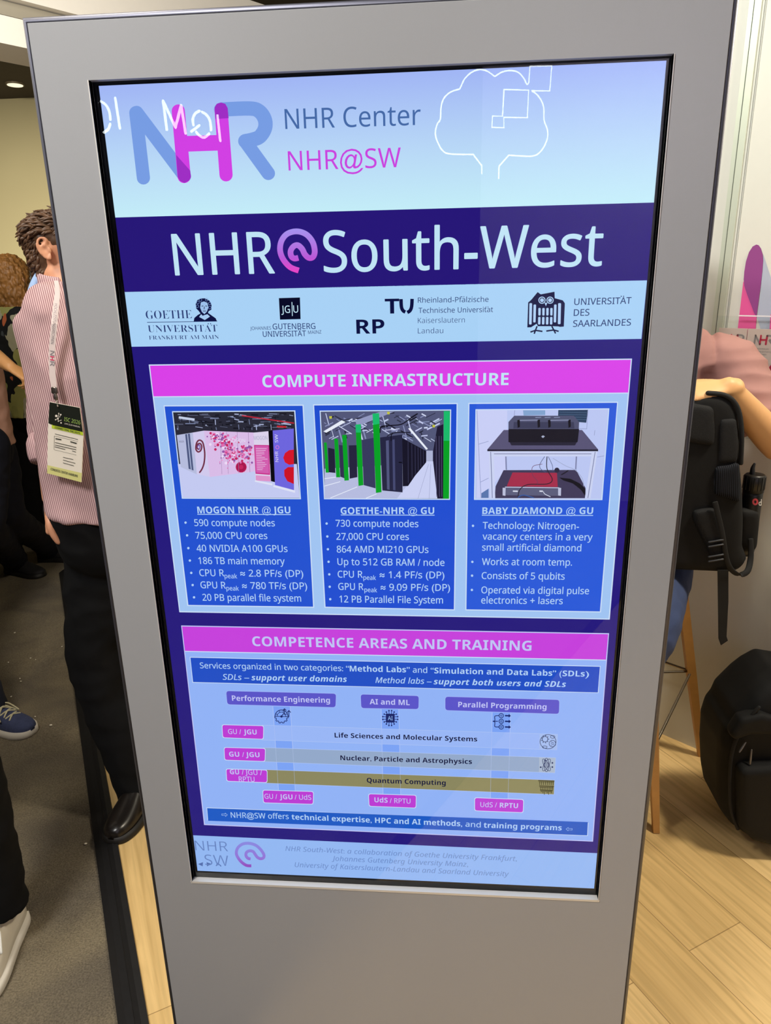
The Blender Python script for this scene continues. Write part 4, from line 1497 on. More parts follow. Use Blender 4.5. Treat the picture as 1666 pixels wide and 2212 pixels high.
neon_sign([('tree', [cb(*q) for q in tree]), ('blocks', [cb(*q) for q in blocks])], 0.0042, cb(160, 645), cb(790, 645), 4.0, 'neon_sign',
          'thin neon outline of a round tree crown with small squares mirrored in the screen', None)

# ------------------------------------------------------------------ people
def skin(name='skin_light', c=(214, 160, 124)):
    return mat(name, c, 0.5, var=0.05, scale=30)


class Fig:
    """joints of a standing figure in world space; facing and left are unit vectors"""
    def __init__(self, foot, yaw, h):
        self.h = h
        self.f = Vector((math.cos(yaw), math.sin(yaw), 0))
        self.l = Vector((-math.sin(yaw), math.cos(yaw), 0))
        b = Vector(foot)
        u = Vector((0, 0, 1))
        k = h / 1.78
        f, l = self.f, self.l
        self.k = k
        self.J = dict(
            pelvis=b + u * 0.95 * k, waist=b + u * 1.10 * k + f * 0.01, chest=b + u * 1.32 * k + f * 0.005, upper=b + u * 1.45 * k - f * 0.01,
            neck=b + u * 1.52 * k - f * 0.01, head=b + u * 1.665 * k + f * 0.02)
        for s_, n_ in ((1, 'L'), (-1, 'R')):
            self.J['hip' + n_] = b + u * 0.93 * k + l * 0.095 * k * s_
            self.J['knee' + n_] = b + u * 0.50 * k + l * 0.11 * k * s_ + f * 0.02
            self.J['ankle' + n_] = b + u * 0.085 * k + l * 0.12 * k * s_ - f * 0.02
            self.J['sh' + n_] = b + u * 1.45 * k + l * 0.19 * k * s_ - f * 0.01
            self.J['elb' + n_] = b + u * 1.16 * k + l * 0.25 * k * s_ - f * 0.03
            self.J['wri' + n_] = b + u * 0.92 * k + l * 0.25 * k * s_ + f * 0.05
            self.J['toe' + n_] = f
            self.J['hand' + n_] = Vector((0, 0, -1))
            self.J['palm' + n_] = -l * s_
        self.headf = f
        self.hk = k
        self.tw = 1.0
        self.curl = 0.6


def t_(p):
    return (p.x, p.y, p.z)


def hand(bm, wrist, d, palm, thumb, k=1.0, curl=0.6):
    """palm, four bent fingers of different lengths and a thumb from the side of the palm"""
    d = d.normalized()
    palm = (palm - d * palm.dot(d)).normalized()
    th = (thumb - d * thumb.dot(d) - palm * thumb.dot(palm)).normalized()
    kn = wrist + d * 0.092 * k
    tube(bm, [(t_(wrist - d * 0.02 * k), 0.026 * k, 0.019 * k), (t_(wrist + d * 0.03 * k), 0.034 * k, 0.016 * k), (t_(kn), 0.041 * k, 0.0135 * k)], side=th, n=14, smooth=4)
    for i, (off, L, r) in enumerate(((0.029, 0.072, 0.0088), (0.0095, 0.080, 0.0092), (-0.0105, 0.074, 0.0088), (-0.029, 0.058, 0.0078))):
        a = kn + th * off * k - d * (0.006 + abs(off) * 0.12) * k
        ang = 0
        P_ = [a - d * 0.015 * k, a]
        cur = a
        for seg, fr in enumerate((0.45, 0.31, 0.24)):
            ang += curl * (0.75, 0.8, 0.5)[seg] * (1 + 0.06 * i)
            cur = cur + (d * math.cos(ang) + palm * math.sin(ang) + th * off * 0.35) * (L * fr * k)
            P_.append(cur)
        tube(bm, [(t_(p_), r * k * (1 - 0.06 * j)) for j, p_ in enumerate(P_)], n=10, smooth=3)
    b0 = wrist + d * 0.028 * k + th * 0.022 * k
    b1 = b0 + (th * 0.6 + d * 0.75 + palm * 0.25).normalized() * 0.042 * k
    b2 = b1 + (th * 0.12 + d * 0.95 + palm * 0.35).normalized() * 0.032 * k
    b3 = b2 + (d * 0.95 + palm * 0.5 - th * 0.1).normalized() * 0.024 * k
    tube(bm, [(t_(b0), 0.013 * k), (t_(b1), 0.0115 * k), (t_(b2), 0.0105 * k), (t_(b3), 0.009 * k)], n=10, smooth=3)


def head_shape(bm, c, f, k=1.0):
    """skull, jaw, nose, brow, lips and ears; c is the head centre"""
    u = Vector((0, 0, 1))
    l = u.cross(f)
    R = Matrix((f, l, u)).transposed()
    ball(bm, c + u * 0.03 * k - f * 0.008 * k, 0.098 * k, 0.077 * k, 0.092 * k, R, 28)
    tube(bm, [(t_(c + u * 0.03 * k + f * 0.022 * k), 0.066 * k, 0.07 * k), (t_(c - u * 0.04 * k + f * 0.032 * k), 0.060 * k, 0.058 * k), (t_(c - u * 0.088 * k + f * 0.042 * k), 0.040 * k, 0.040 * k)], side=l, n=20, smooth=4)
    tube(bm, [(t_(c + u * 0.018 * k + f * 0.092 * k), 0.008 * k), (t_(c - u * 0.015 * k + f * 0.106 * k), 0.0095 * k), (t_(c - u * 0.026 * k + f * 0.098 * k), 0.0125 * k)], n=12, smooth=3)
    tube(bm, [(t_(c + u * 0.032 * k + f * 0.072 * k + l * 0.05 * k), 0.009 * k), (t_(c + u * 0.038 * k + f * 0.085 * k), 0.009 * k), (t_(c + u * 0.032 * k + f * 0.072 * k - l * 0.05 * k), 0.009 * k)], n=10, smooth=3)
    for z_, r_ in ((-0.05, 0.0075), (-0.062, 0.0085)):
        tube(bm, [(t_(c + u * z_ * k + f * 0.082 * k + l * 0.024 * k), r_ * 0.6 * k), (t_(c + u * z_ * k + f * 0.094 * k), r_ * k), (t_(c + u * z_ * k + f * 0.082 * k - l * 0.024 * k), r_ * 0.6 * k)], n=8, smooth=3)
    for s_ in (1, -1):
        e = c + l * 0.077 * k * s_ - f * 0.004 * k
        o_ = l * s_
        helix = [(-0.012, 0.012), (-0.004, 0.034), (-0.018, 0.040), (-0.032, 0.030), (-0.036, 0.008), (-0.028, -0.014), (-0.014, -0.030), (-0.002, -0.034), (0.002, -0.022)]
        tube(bm, [(t_(e + f * a * k + u * b * k + o_ * (0.009 + (-a) * 0.30) * k), 0.0054 * k) for a, b in helix], n=8, smooth=4)
        anti = [(-0.010, 0.024), (-0.022, 0.014), (-0.024, -0.004), (-0.012, -0.018)]
        tube(bm, [(t_(e + f * a * k + u * b * k + o_ * (0.008 + (-a) * 0.26) * k), 0.0044 * k) for a, b in anti], n=8, smooth=3)
        tube(bm, [(t_(e + f * 0.0 + u * 0.004 * k + o_ * 0.006 * k), 0.006 * k), (t_(e + f * 0.002 * k - u * 0.008 * k + o_ * 0.006 * k), 0.006 * k)], n=8, smooth=1)
        ball(bm, e - f * 0.018 * k + o_ * 0.004 * k, 0.017 * k, 0.0045 * k, 0.032 * k, Matrix((f, l, u)).transposed() @ Matrix.Rotation(0.35 * s_, 3, 'Z'), 14)


def eyes(root, c, f, k, iris):
    u = Vector((0, 0, 1))
    l = u.cross(f)
    for s_ in (1, -1):
        bm = bmesh.new()
        ball(bm, c + u * 0.012 * k + f * 0.0725 * k + l * 0.031 * k * s_, 0.0115 * k, seg=14)
        ey = link('eye', bm, mat('eye_white', (226, 222, 214), 0.2), root, smooth=True)
        bm = bmesh.new()
        ball(bm, c + u * 0.012 * k + f * 0.0788 * k + l * 0.031 * k * s_, 0.0064 * k, seg=12)
        link('iris', bm, mat('dark_brown_iris', (36, 24, 18), 0.2), ey, smooth=True)


def limb_body(F, sk_parts=('head', 'armL', 'armR', 'legs'), fat=1.0):
    bm = bmesh.new()
    J, k, l, f = F.J, F.k, F.l, F.f
    tube(bm, [(t_(J['pelvis'] - Vector((0, 0, 0.06 * k))), 0.14 * k * F.tw, 0.10 * k), (t_(J['pelvis']), 0.165 * k * fat * F.tw, 0.115 * k * fat), (t_(J['waist']), 0.14 * k * fat * F.tw, 0.105 * k * fat), (t_(J['chest']), 0.165 * k * F.tw, 0.115 * k),
              (t_(J['upper']), 0.155 * k * F.tw, 0.085 * k), (t_(J['neck']), 0.07 * k * F.tw, 0.06 * k)], side=l, n=28, smooth=5)
    hb = J['head']
    tube(bm, [(t_(J['neck'] - Vector((0, 0, 0.03 * k))), 0.062 * F.hk, 0.062 * F.hk), (t_(J['neck'] * 0.5 + hb * 0.5 - Vector((0, 0, 0.02 * k)) - F.headf * 0.012 * k), 0.052 * F.hk, 0.056 * F.hk), (t_(hb - Vector((0, 0, 0.02 * k)) - F.headf * 0.01 * k), 0.055 * F.hk, 0.06 * F.hk)], side=l, n=20, smooth=4)
    head_shape(bm, hb, F.headf, F.hk)
    for n_ in 'LR':
        tube(bm, [(t_(J['hip' + n_]), 0.088 * k * fat), (t_(J['hip' + n_] * 0.5 + J['knee' + n_] * 0.5), 0.075 * k * fat), (t_(J['knee' + n_]), 0.055 * k), (t_(J['knee' + n_] * 0.6 + J['ankle' + n_] * 0.4), 0.054 * k), (t_(J['ankle' + n_]), 0.036 * k)], n=18, smooth=4)
        tube(bm, [(t_(J['ankle' + n_]), 0.038 * k), (t_(J['ankle' + n_] + J['toe' + n_] * 0.06 * k - Vector((0, 0, 0.05 * k))), 0.035 * k), (t_(J['ankle' + n_] + J['toe' + n_] * 0.14 * k - Vector((0, 0, 0.06 * k))), 0.025 * k)], n=14, smooth=3)
        sh, el, wr = J['sh' + n_], J['elb' + n_], J['wri' + n_]
        tube(bm, [(t_(sh * 0.55 + J['neck'] * 0.45 - Vector((0, 0, 0.045 * k))), 0.046 * k), (t_(sh), 0.055 * k), (t_(sh * 0.5 + el * 0.5), 0.046 * k * fat), (t_(el), 0.040 * k), (t_(el * 0.65 + wr * 0.35), 0.041 * k), (t_(wr), 0.026 * k)], n=18, smooth=5)
        s_ = 1 if n_ == 'L' else -1
        d = J['hand' + n_]
        hand(bm, wr, d, J['palm' + n_], J.get('thumb' + n_, F.f), k, F.curl)
    return bm


def hair(root, F, m, style='short', k=None, amp=0.008, label=None, tufts=0):
    k = k or F.hk
    f, u = F.headf, Vector((0, 0, 1))
    l = u.cross(f)
    c = F.J['head']
    R = Matrix((f, l, u)).transposed()
    bm = bmesh.new()
    if style == 'swept':
        ball(bm, c + u * 0.042 * k - f * 0.024 * k, 0.102 * k, 0.085 * k, 0.080 * k, R, 28)
        ball(bm, c + u * 0.085 * k + f * 0.01 * k, 0.085 * k, 0.072 * k, 0.042 * k, R, 24)
        ball(bm, c - u * 0.02 * k - f * 0.062 * k, 0.056 * k, 0.066 * k, 0.085 * k, R, 24)
        ball(bm, c - u * 0.085 * k - f * 0.055 * k, 0.040 * k, 0.055 * k, 0.055 * k, R, 24)
    elif style == 'short':
        ball(bm, c + u * 0.050 * k - f * 0.022 * k, 0.100 * k, 0.085 * k, 0.088 * k, R, 28)
        ball(bm, c + u * 0.105 * k + f * 0.01 * k, 0.085 * k, 0.072 * k, 0.048 * k, R, 24)
        ball(bm, c - u * 0.005 * k - f * 0.062 * k, 0.052 * k, 0.066 * k, 0.075 * k, R, 24)
    elif style == 'bob':
        ball(bm, c + u * 0.035 * k - f * 0.02 * k, 0.112 * k, 0.098 * k, 0.105 * k, R, 28)
        tube(bm, [(t_(c + u * 0.02 * k - f * 0.035 * k), 0.098 * k, 0.08 * k), (t_(c - u * 0.10 * k - f * 0.04 * k), 0.098 * k, 0.07 * k), (t_(c - u * 0.17 * k - f * 0.04 * k), 0.085 * k, 0.05 * k)], side=l, n=22, smooth=4)
    elif style == 'bun':
        ball(bm, c + u * 0.035 * k - f * 0.02 * k, 0.108 * k, 0.09 * k, 0.10 * k, R, 28)
        ball(bm, c + u * 0.04 * k - f * 0.14 * k, 0.05 * k, 0.055 * k, 0.05 * k, R, 20)
    me = fuse(bm, 0.006, 4)
    wrinkle(me, amp, 55, (1, 1, 0.5), 3.1)
    wrinkle(me, amp * 0.4, 140, (1, 1, 0.35), 9.7)
    if tufts:
        bm = bmesh.new()
        bm.from_mesh(me)
        rr = random.Random(11)
        vs_ = [(v.co.copy(), v.normal.copy()) for v in me.vertices if v.co.z > c.z - 0.02 * k or (v.co - c).dot(f) < -0.04 * k]
        vs_ = [q_ for q_ in vs_ if not (abs((q_[0] - c).dot(l)) > 0.045 * k and -0.05 * k < (q_[0] - c).dot(f) < 0.06 * k and q_[0].z < c.z + 0.055 * k)]
        for co, no in rr.sample(vs_, min(tufts, len(vs_))):
            up_ = max(0.0, (co.z - c.z) / (0.12 * k))
            raw = -f * 0.6 + u * (0.9 * up_ - 0.75) + Vector((rr.uniform(-.35, .35), rr.uniform(-.35, .35), rr.uniform(-.3, .3)))
            sweep = (raw - no * raw.dot(no)).normalized()
            L_ = rr.uniform(0.018, 0.034) * (0.6 + 0.5 * up_)
            p1_ = co + (sweep + no * (0.16 + 0.35 * up_)).normalized() * L_ * 0.5
            p2_ = p1_ + (sweep + no * 0.05 - u * 0.1).normalized() * L_ * 0.6
            tube(bm, [(t_(co - no * 0.004), 0.0045), (t_(p1_), 0.0040), (t_(p2_), 0.0010)], n=6, smooth=3, cap0='flat', cap1='flat')
        bm.to_mesh(me)
        bm.free()
    link_mesh('hair', me, m, root, True, label)


def garment_top(F, sleeve=1.0, ease=0.016, hem=0.80, fat=1.0, flat=True):
    """torso and sleeves; sleeve 0..2 = shoulder..wrist"""
    bm = bmesh.new()
    J, k, l = F.J, F.k, F.l
    e = ease
    zh = Vector((0, 0, 1))
    low = J['pelvis'] + zh * (hem - 0.95) * k
    tube(bm, [(t_(low), 0.178 * k * fat * F.tw + e, 0.128 * k * fat + e), (t_(J['pelvis'] + zh * 0.02), 0.172 * k * fat * F.tw + e, 0.125 * k * fat + e), (t_(J['waist']), 0.155 * k * fat * F.tw + e, 0.118 * k * fat + e), (t_(J['chest']), 0.172 * k * F.tw + e, 0.122 * k + e),
              (t_(J['upper']), 0.162 * k * F.tw + e, 0.090 * k + e), (t_(J['neck'] - zh * 0.012), 0.078 * F.hk + e * 0.4, 0.066 * F.hk + e * 0.4)], side=l, n=30, smooth=5, cap0='flat', cap1='flat')
    for n_ in 'LR':
        sh, el, wr = J['sh' + n_], J['elb' + n_], J['wri' + n_]
        sl = F.J.get('sleeve' + n_, sleeve)
        P_ = [(t_(sh * 0.55 + J['neck'] * 0.45 - zh * 0.045 * k), 0.048 * k + e), (t_(sh), 0.058 * k + e)]
        if sl <= 1:
            P_.append((t_(sh * (1 - sl) + el * sl), 0.050 * k + e * 1.2))
        else:
            P_ += [(t_(sh * 0.5 + el * 0.5), 0.050 * k + e), (t_(el), 0.045 * k + e)]
            P_.append((t_(el * (2 - sl) + wr * (sl - 1)), 0.036 * k + e))
        tube(bm, P_, n=20, smooth=5, cap1='flat')
    return bm


def trousers(F, ease=0.014, top=1.0, fat=1.0, hemw=0.062, drop=0.02):
    bm = bmesh.new()
    J, k, l = F.J, F.k, F.l
    zh = Vector((0, 0, 1))
    tube(bm, [(t_(J['pelvis'] - zh * 0.09 * k), 0.15 * k * fat + ease, 0.112 * k * fat + ease), (t_(J['pelvis']), 0.166 * k * fat + ease, 0.118 * k * fat + ease), (t_(J['pelvis'] + zh * (top - 0.95) * k), 0.150 * k * fat + ease, 0.112 * k * fat + ease)], side=l, n=28, smooth=4, cap1='flat')
    for n_ in 'LR':
        h, kn, an = J['hip' + n_], J['knee' + n_], J['ankle' + n_]
        end = an + (an - kn).normalized() * drop
        tube(bm, [(t_(h), 0.092 * k * fat + ease), (t_(h * 0.5 + kn * 0.5), 0.082 * k * fat + ease), (t_(kn), 0.066 * k + ease), (t_(kn * 0.5 + an * 0.5), 0.062 * k + ease), (t_(end), hemw * k + ease * 0.6)], n=22, smooth=5, cap1='flat')
    return bm


def shoe(root, heel, d, L, m, sole_m, w=0.046, h=0.075, lace_m=None, sole_h=0.024, name='shoe', collar=0.095):
    """heel = point on the floor under the back of the heel, d = direction to the toe"""
    d = d.normalized()
    u = Vector((0, 0, 1))
    s = u.cross(d)
    prof = [(0.0, 0.62, 0.95), (0.06, 0.74, 1.0), (0.2, 0.80, 1.0), (0.34, 0.84, 0.98), (0.5, 0.95, 0.80), (0.66, 1.05, 0.60), (0.8, 1.03, 0.47), (0.90, 0.86, 0.40), (0.95, 0.68, 0.34), (0.98, 0.46, 0.27), (0.998, 0.18, 0.18)]
    bm = bmesh.new()
    n = 16
    rings = []
    for t, ww, hh in crom(prof, 3):
        c = heel + d * (t * L) + u * sole_h
        r = []
        for i in range(n + 1):
            a = PI * i / n
            x = math.cos(a)
            z = math.sin(a)
            r.append(bm.verts.new(c + s * (w * ww * (abs(x) ** 0.75) * (1 if x >= 0 else -1)) + u * (collar * hh * (z ** 0.8))))
        rings.append(r)
    for a, b in zip(rings, rings[1:]):
        for i in range(n):
            bm.faces.new((a[i], b[i], b[i + 1], a[i + 1]))
        bm.faces.new((a[n], b[n], b[0], a[0]))
    bm.faces.new(rings[0])
    bm.faces.new(rings[-1][::-1])
    bmesh.ops.recalc_face_normals(bm, faces=bm.faces[:])
    sh = link(name, bm, m, root, True)
    bm = bmesh.new()
    out = []
    for t, ww, hh in crom(prof, 4):
        out.append((t * L, w * ww * 1.12 + 0.003))
    pts = [(x + 0.001, y) for x, y in out] + [(x + 0.001, -y) for x, y in reversed(out)]
    lv = []
    for z, k_ in ((0.0, 0.96), (0.004, 1.0), (sole_h * 0.5, 1.0), (sole_h + 0.006, 0.985)):
        lv.append([bm.verts.new(heel + d * (L / 2 + (x - L / 2) * k_) + s * y * k_ + u * z) for x, y in pts])
    for a, b in zip(lv, lv[1:]):
        for i in range(len(pts)):
            j = (i + 1) % len(pts)
            bm.faces.new((a[i], a[j], b[j], b[i]))
    bm.faces.new(lv[0])
    bm.faces.new(lv[-1])
    bmesh.ops.recalc_face_normals(bm, faces=bm.faces[:])
    link('sole', bm, sole_m, sh, True)
    if lace_m:
        bm = bmesh.new()

        def top(t, y):
            P_ = crom(prof, 3)
            hh = min(P_, key=lambda q_: abs(q_[0] - t))[2]
            return heel + d * (t * L) + s * y + u * (sole_h + collar * hh * (1 - (abs(y) / w) ** 2.2 * 0.5) + 0.002)
        for i in range(4):
            t = 0.40 + i * 0.085
            for sg in (1, -1):
                tube(bm, [(t_(top(t, -0.026 * sg)), 0.0032), (t_(top(t + 0.03, 0) + u * 0.003), 0.0034), (t_(top(t + 0.06, 0.026 * sg)), 0.0032)], n=8, smooth=4)
        for sg in (1, -1):
            c0 = top(0.45, 0)
            tube(bm, [(t_(c0), 0.003), (t_(top(0.5, 0.03 * sg) + u * 0.018), 0.003), (t_(top(0.62, 0.045 * sg) + u * 0.012), 0.003), (t_(top(0.58, 0.04 * sg) + u * 0.004), 0.003), (t_(top(0.48, 0.02 * sg) + u * 0.004), 0.003), (t_(c0), 0.003)], n=8, smooth=5)
        link('laces', bm, lace_m, sh, True)
    return sh


def stripe_mat(name, base_c, line_c, pitch, direc, share=0.5):
    m, nt, out = base(name)
    p = N(nt, 'ShaderNodeBsdfPrincipled')
    p.inputs['Roughness'].default_value = 0.85
    p.inputs['Specular IOR Level'].default_value = 0.15
    geo = N(nt, 'ShaderNodeTexCoord')
    dot = N(nt, 'ShaderNodeVectorMath', operation='DOT_PRODUCT')
    dot.inputs[1].default_value = tuple(v / pitch for v in direc)
    nt.links.new(geo.outputs['Object'], dot.inputs[0])
    fr = N(nt, 'ShaderNodeMath', operation='FRACT')
    nt.links.new(dot.outputs['Value'], fr.inputs[0])
    gt = N(nt, 'ShaderNodeMath', operation='GREATER_THAN')
    gt.inputs[1].default_value = 1 - share
    nt.links.new(fr.outputs[0], gt.inputs[0])
    mx = N(nt, 'ShaderNodeMix', data_type='RGBA')
    mx.inputs[6].default_value = lin(base_c)
    mx.inputs[7].default_value = lin(line_c)
    nt.links.new(gt.outputs[0], mx.inputs[0])
    nt.links.new(mx.outputs[2], p.inputs['Base Color'])
    nt.links.new(p.outputs[0], out.inputs[0])
    return m


def floral_mat():
    m, nt, out = base('dark_floral_fabric')
    p = N(nt, 'ShaderNodeBsdfPrincipled')
    p.inputs['Roughness'].default_value = 0.85
    tc = N(nt, 'ShaderNodeTexCoord')
    last = None
    col = lin((22, 24, 26))
    for i, (sc, c, lo) in enumerate(((7, (74, 80, 84), 0.42), (8, (176, 176, 104), 0.44), (9, (186, 184, 156), 0.37), (11, (206, 110, 66), 0.2))):
        mp = N(nt, 'ShaderNodeMapping')
        mp.inputs['Location'].default_value = (i * 3.3, i * 1.7, i * 5.1)
        mp.inputs['Rotation'].default_value = (0.4 * i, 0.7 + 0.5 * i, 0.3)
        mp.inputs['Scale'].default_value = (1, 1, 0.55)
        nt.links.new(tc.outputs['Object'], mp.inputs[0])
        nd = N(nt, 'ShaderNodeTexNoise')
        nd.inputs['Scale'].default_value = 14
        vm = N(nt, 'ShaderNodeMix', data_type='VECTOR')
        vm.inputs[0].default_value = 0.08
        nt.links.new(mp.outputs[0], nd.inputs['Vector'])
        nt.links.new(mp.outputs[0], vm.inputs[4])
        nt.links.new(nd.outputs['Color'], vm.inputs[5])
        vo = N(nt, 'ShaderNodeTexVoronoi')
        vo.inputs['Scale'].default_value = sc
        nt.links.new(vm.outputs[1], vo.inputs['Vector'])
        lt = N(nt, 'ShaderNodeMath', operation='LESS_THAN')
        lt.inputs[1].default_value = lo
        nt.links.new(vo.outputs['Distance'], lt.inputs[0])
        mx = N(nt, 'ShaderNodeMix', data_type='RGBA')
        nt.links.new(lt.outputs[0], mx.inputs[0])
        if last is None:
            mx.inputs[6].default_value = col
        else:
            nt.links.new(last, mx.inputs[6])
        mx.inputs[7].default_value = lin(c)
        last = mx.outputs[2]
    nt.links.new(last, p.inputs['Base Color'])
    nt.links.new(p.outputs[0], out.inputs[0])
    return m


def add_person(F, label, foot, group=None):
    return empty('person', foot, label, 'person', group)


def dress(root, F, top_m, bot_m, shoe_m, sole_m, sleeve=1.0, hem=0.86, fat=1.0, vox=0.009, skin_m=None, lace=None, hair_m=None, hair_style='short', fold=0.006, zf=0.0, topname='shirt', collar=0.095, hemw=0.062, toes=None, eyes_on=True, body_vox=None, hair_amp=0.008, drop=0.02):
    skin_m = skin_m or skin()
    me = fuse(limb_body(F, fat=fat), body_vox or vox, 5)
    link_mesh('body', me, skin_m, root, True)
    me = fuse(trousers(F, fat=fat, hemw=hemw, drop=drop), vox, 5)
    wrinkle(me, fold * 0.8, 9, (1, 1, 1.2), 1.0)
    wrinkle(me, fold * 0.9, 8, (1, 1, 1.5), 6.0, True)
    link_mesh('trousers', me, bot_m, root, True)
    me = fuse(garment_top(F, sleeve, hem=hem, fat=fat), vox, 5)
    wrinkle(me, fold, 12, (1, 1, 1.2), 5.0)
    link_mesh(topname, me, top_m, root, True)
    for n_ in 'LR':
        a = F.J['ankle' + n_]
        d = F.J['toe' + n_].normalized()
        heel = Vector((a.x, a.y, zf)) - d * 0.075 * F.k
        shoe(root, heel, d, 0.285 * F.k, shoe_m, sole_m, lace_m=lace, collar=collar)
    if hair_m:
        hair(root, F, hair_m, hair_style, amp=hair_amp)
    if eyes_on:
        eyes(root, F.J['head'], F.headf, F.hk, None)


BLACK_CLOTH = mat('black_cloth', (15, 15, 16), 0.9, var=0.3, scale=30, spec=0.15)
NAVY_CLOTH = mat('dark_navy_cloth', (20, 21, 30), 0.9, var=0.3, scale=30, spec=0.15)
BLACK_LEATHER = mat('black_leather', (22, 18, 16), 0.28, var=0.2)
DARK_HAIR = mat('dark_brown_hair', (44, 30, 22), 0.55, var=0.5, scale=90)

# ---- man in the pink striped shirt, standing behind the kiosk on the left
SHIRT = stripe_mat('pink_striped_shirt', (206, 174, 172), (140, 102, 108), 0.0044, (0.78, 0.45, 0.06), 0.42)
Fm = Fig((-0.93, 0.98, 0.0), math.radians(-58), 1.82)
J = Fm.J
Fm.hk = 0.70
Fm.tw = 0.84
J['head'] = at(128, 541, 0.97)
J['neck'] = at(140, 602, 0.98)
J['upper'] = at(166, 664, 0.98)
J['chest'] = at(186, 760, 0.97)
J['waist'] = at(212, 930, 0.97)
J['pelvis'] = at(244, 1090, 0.97)
J['shL'] = J['upper'] + Fm.l * 0.165 - Vector((0, 0, 0.01))
J['elbL'] = J['shL'] + Fm.l * 0.05 - Vector((0, 0, 0.29))
J['wriL'] = J['elbL'] + Fm.f * 0.06 - Vector((0, 0, 0.25))
J['shR'] = at(122, 672, 0.91)
J['elbR'] = at(114, 925, 0.97)
J['wriR'] = at(112, 1074, 0.88)
J['handR'] = (at(116, 1190, 0.88) - J['wriR']).normalized()
J['palmR'] = Vector((0.75, 0.1, 0.0))
J['thumbR'] = Vector((0.3, -0.9, 0))
J['hipR'] = at(222, 1175, 0.985)
J['kneeR'] = at(210, 1430, 0.95)
J['ankleR'] = at(316, 1722, 0.93)
J['toeR'] = Vector((-0.12, -1, 0)).normalized()
J['hipL'] = at(275, 1120, 1.05)
J['kneeL'] = at(320, 1440, 1.05)
J['ankleL'] = at(380, 1700, 1.06)
J['sleeveR'] = 1.2
Fm.headf = Vector((1.0, 0.12, 0)).normalized()
Fm.curl = 0.9
man = add_person(Fm, 'man in pink striped shirt and black trousers standing behind the left edge of the kiosk', (-0.93, 0.98, 0.0))
link_mesh('body', fuse(limb_body(Fm), 0.0032, 5), skin('ruddy_skin', (206, 146, 112)), man, True)
me = fuse(trousers(Fm, hemw=0.070, ease=0.02), 0.008, 6)
wrinkle(me, 0.006, 9, (1, 1, 1.2), 1.0)
wrinkle(me, 0.007, 7, (1, 1, 1.6), 4.0, True)
link_mesh('trousers', me, BLACK_CLOTH, man, True)
me = fuse(garment_top(Fm, 1.0, hem=0.935, ease=0.02, fat=1.1), 0.007, 28)
wrinkle(me, 0.004, 8, (1, 1, 1.1), 5.0)
wrinkle(me, 0.008, 7, (1.2, 1.2, 1.0), 3.0, True)
link_mesh('shirt', me, SHIRT, man, True)
# collar, rolled cuff, tab and buttons
bm = bmesh.new()
nk = J['neck']
ux = Vector((0, 0, 1))
ringp = []
for i in range(15):
    a = math.radians(20 + 320 * i / 14)
    d_ = Fm.f * math.cos(a) + Fm.l * math.sin(a)
    ringp.append(nk + d_ * 0.066 + ux * (-0.006 - 0.018 * math.cos(a)))
tube(bm, [(t_(q), 0.026, 0.007) for q in ringp], side=Vector((0, 0, 1)), n=12, smooth=3)
for v in bm.verts:
    pass
link('collar', bm, SHIRT, man, True)
bm = bmesh.new()
ce = J['elbR'] * 0.7 + J['wriR'] * 0.3
ax = (J['wriR'] - J['elbR']).normalized()
tube(bm, [(t_(ce - ax * 0.035), 0.062), (t_(ce - ax * 0.01), 0.068), (t_(ce + ax * 0.022), 0.064), (t_(ce + ax * 0.04), 0.058)], n=22, smooth=4, cap0='flat', cap1='flat')
link('rolled_cuff', bm, SHIRT, man, True)
bm = bmesh.new()
tb = [at(78, 942, 0.93), at(92, 938, 0.92), at(98, 958, 0.92), at(102, 972, 0.92), at(92, 990, 0.93), at(84, 978, 0.93), at(92, 964, 0.93)]
tube(bm, [(t_(q), 0.004, 0.012) for q in tb], side=Vector((0, 1, 0)), n=10, smooth=5)
link('sleeve_tab', bm, SHIRT, man, True)
for q in (at(161, 857, 0.835), at(181, 1027, 0.85)):
    bm = bmesh.new()
    tube(bm, [((q.x, q.y, q.z), 0.006), ((q.x + 0.001, q.y - 0.004, q.z), 0.0058)], n=12, smooth=1, cap0='flat', cap1='flat')
    link('button', bm, mat('pale_button', (224, 206, 190), 0.4), man, True)
bm = bmesh.new()
tube(bm, [(t_(at(88, 582, 0.95)), 0.009, 0.006), (t_(at(76, 606, 0.93)), 0.011, 0.006), (t_(at(65, 636, 0.92)), 0.010, 0.006), (t_(at(56, 662, 0.92)), 0.006, 0.005)], side=Vector((1, 0, 0.3)), n=12, smooth=5)
link('inner_collar', bm, mat('light_blue_cotton', (150, 176, 214), 0.85), man, True, label='light blue inner collar')
hair(man, Fm, mat('brown_swept_hair', (84, 58, 38), 0.5, var=0.75, scale=45), 'swept', amp=0.005, tufts=700)
shoe(man, Vector((J['ankleR'].x, J['ankleR'].y, 0.0)) - J['toeR'] * 0.075, J['toeR'], 0.285, BLACK_LEATHER, mat('dark_sole', (18, 15, 13), 0.6), sole_h=0.02, h=0.07)
shoe(man, Vector((J['ankleL'].x, J['ankleL'].y, 0.0)) - Fm.f * 0.075, Fm.f, 0.285, BLACK_LEATHER, mat('dark_sole', (18, 15, 13), 0.6), sole_h=0.02, h=0.07)

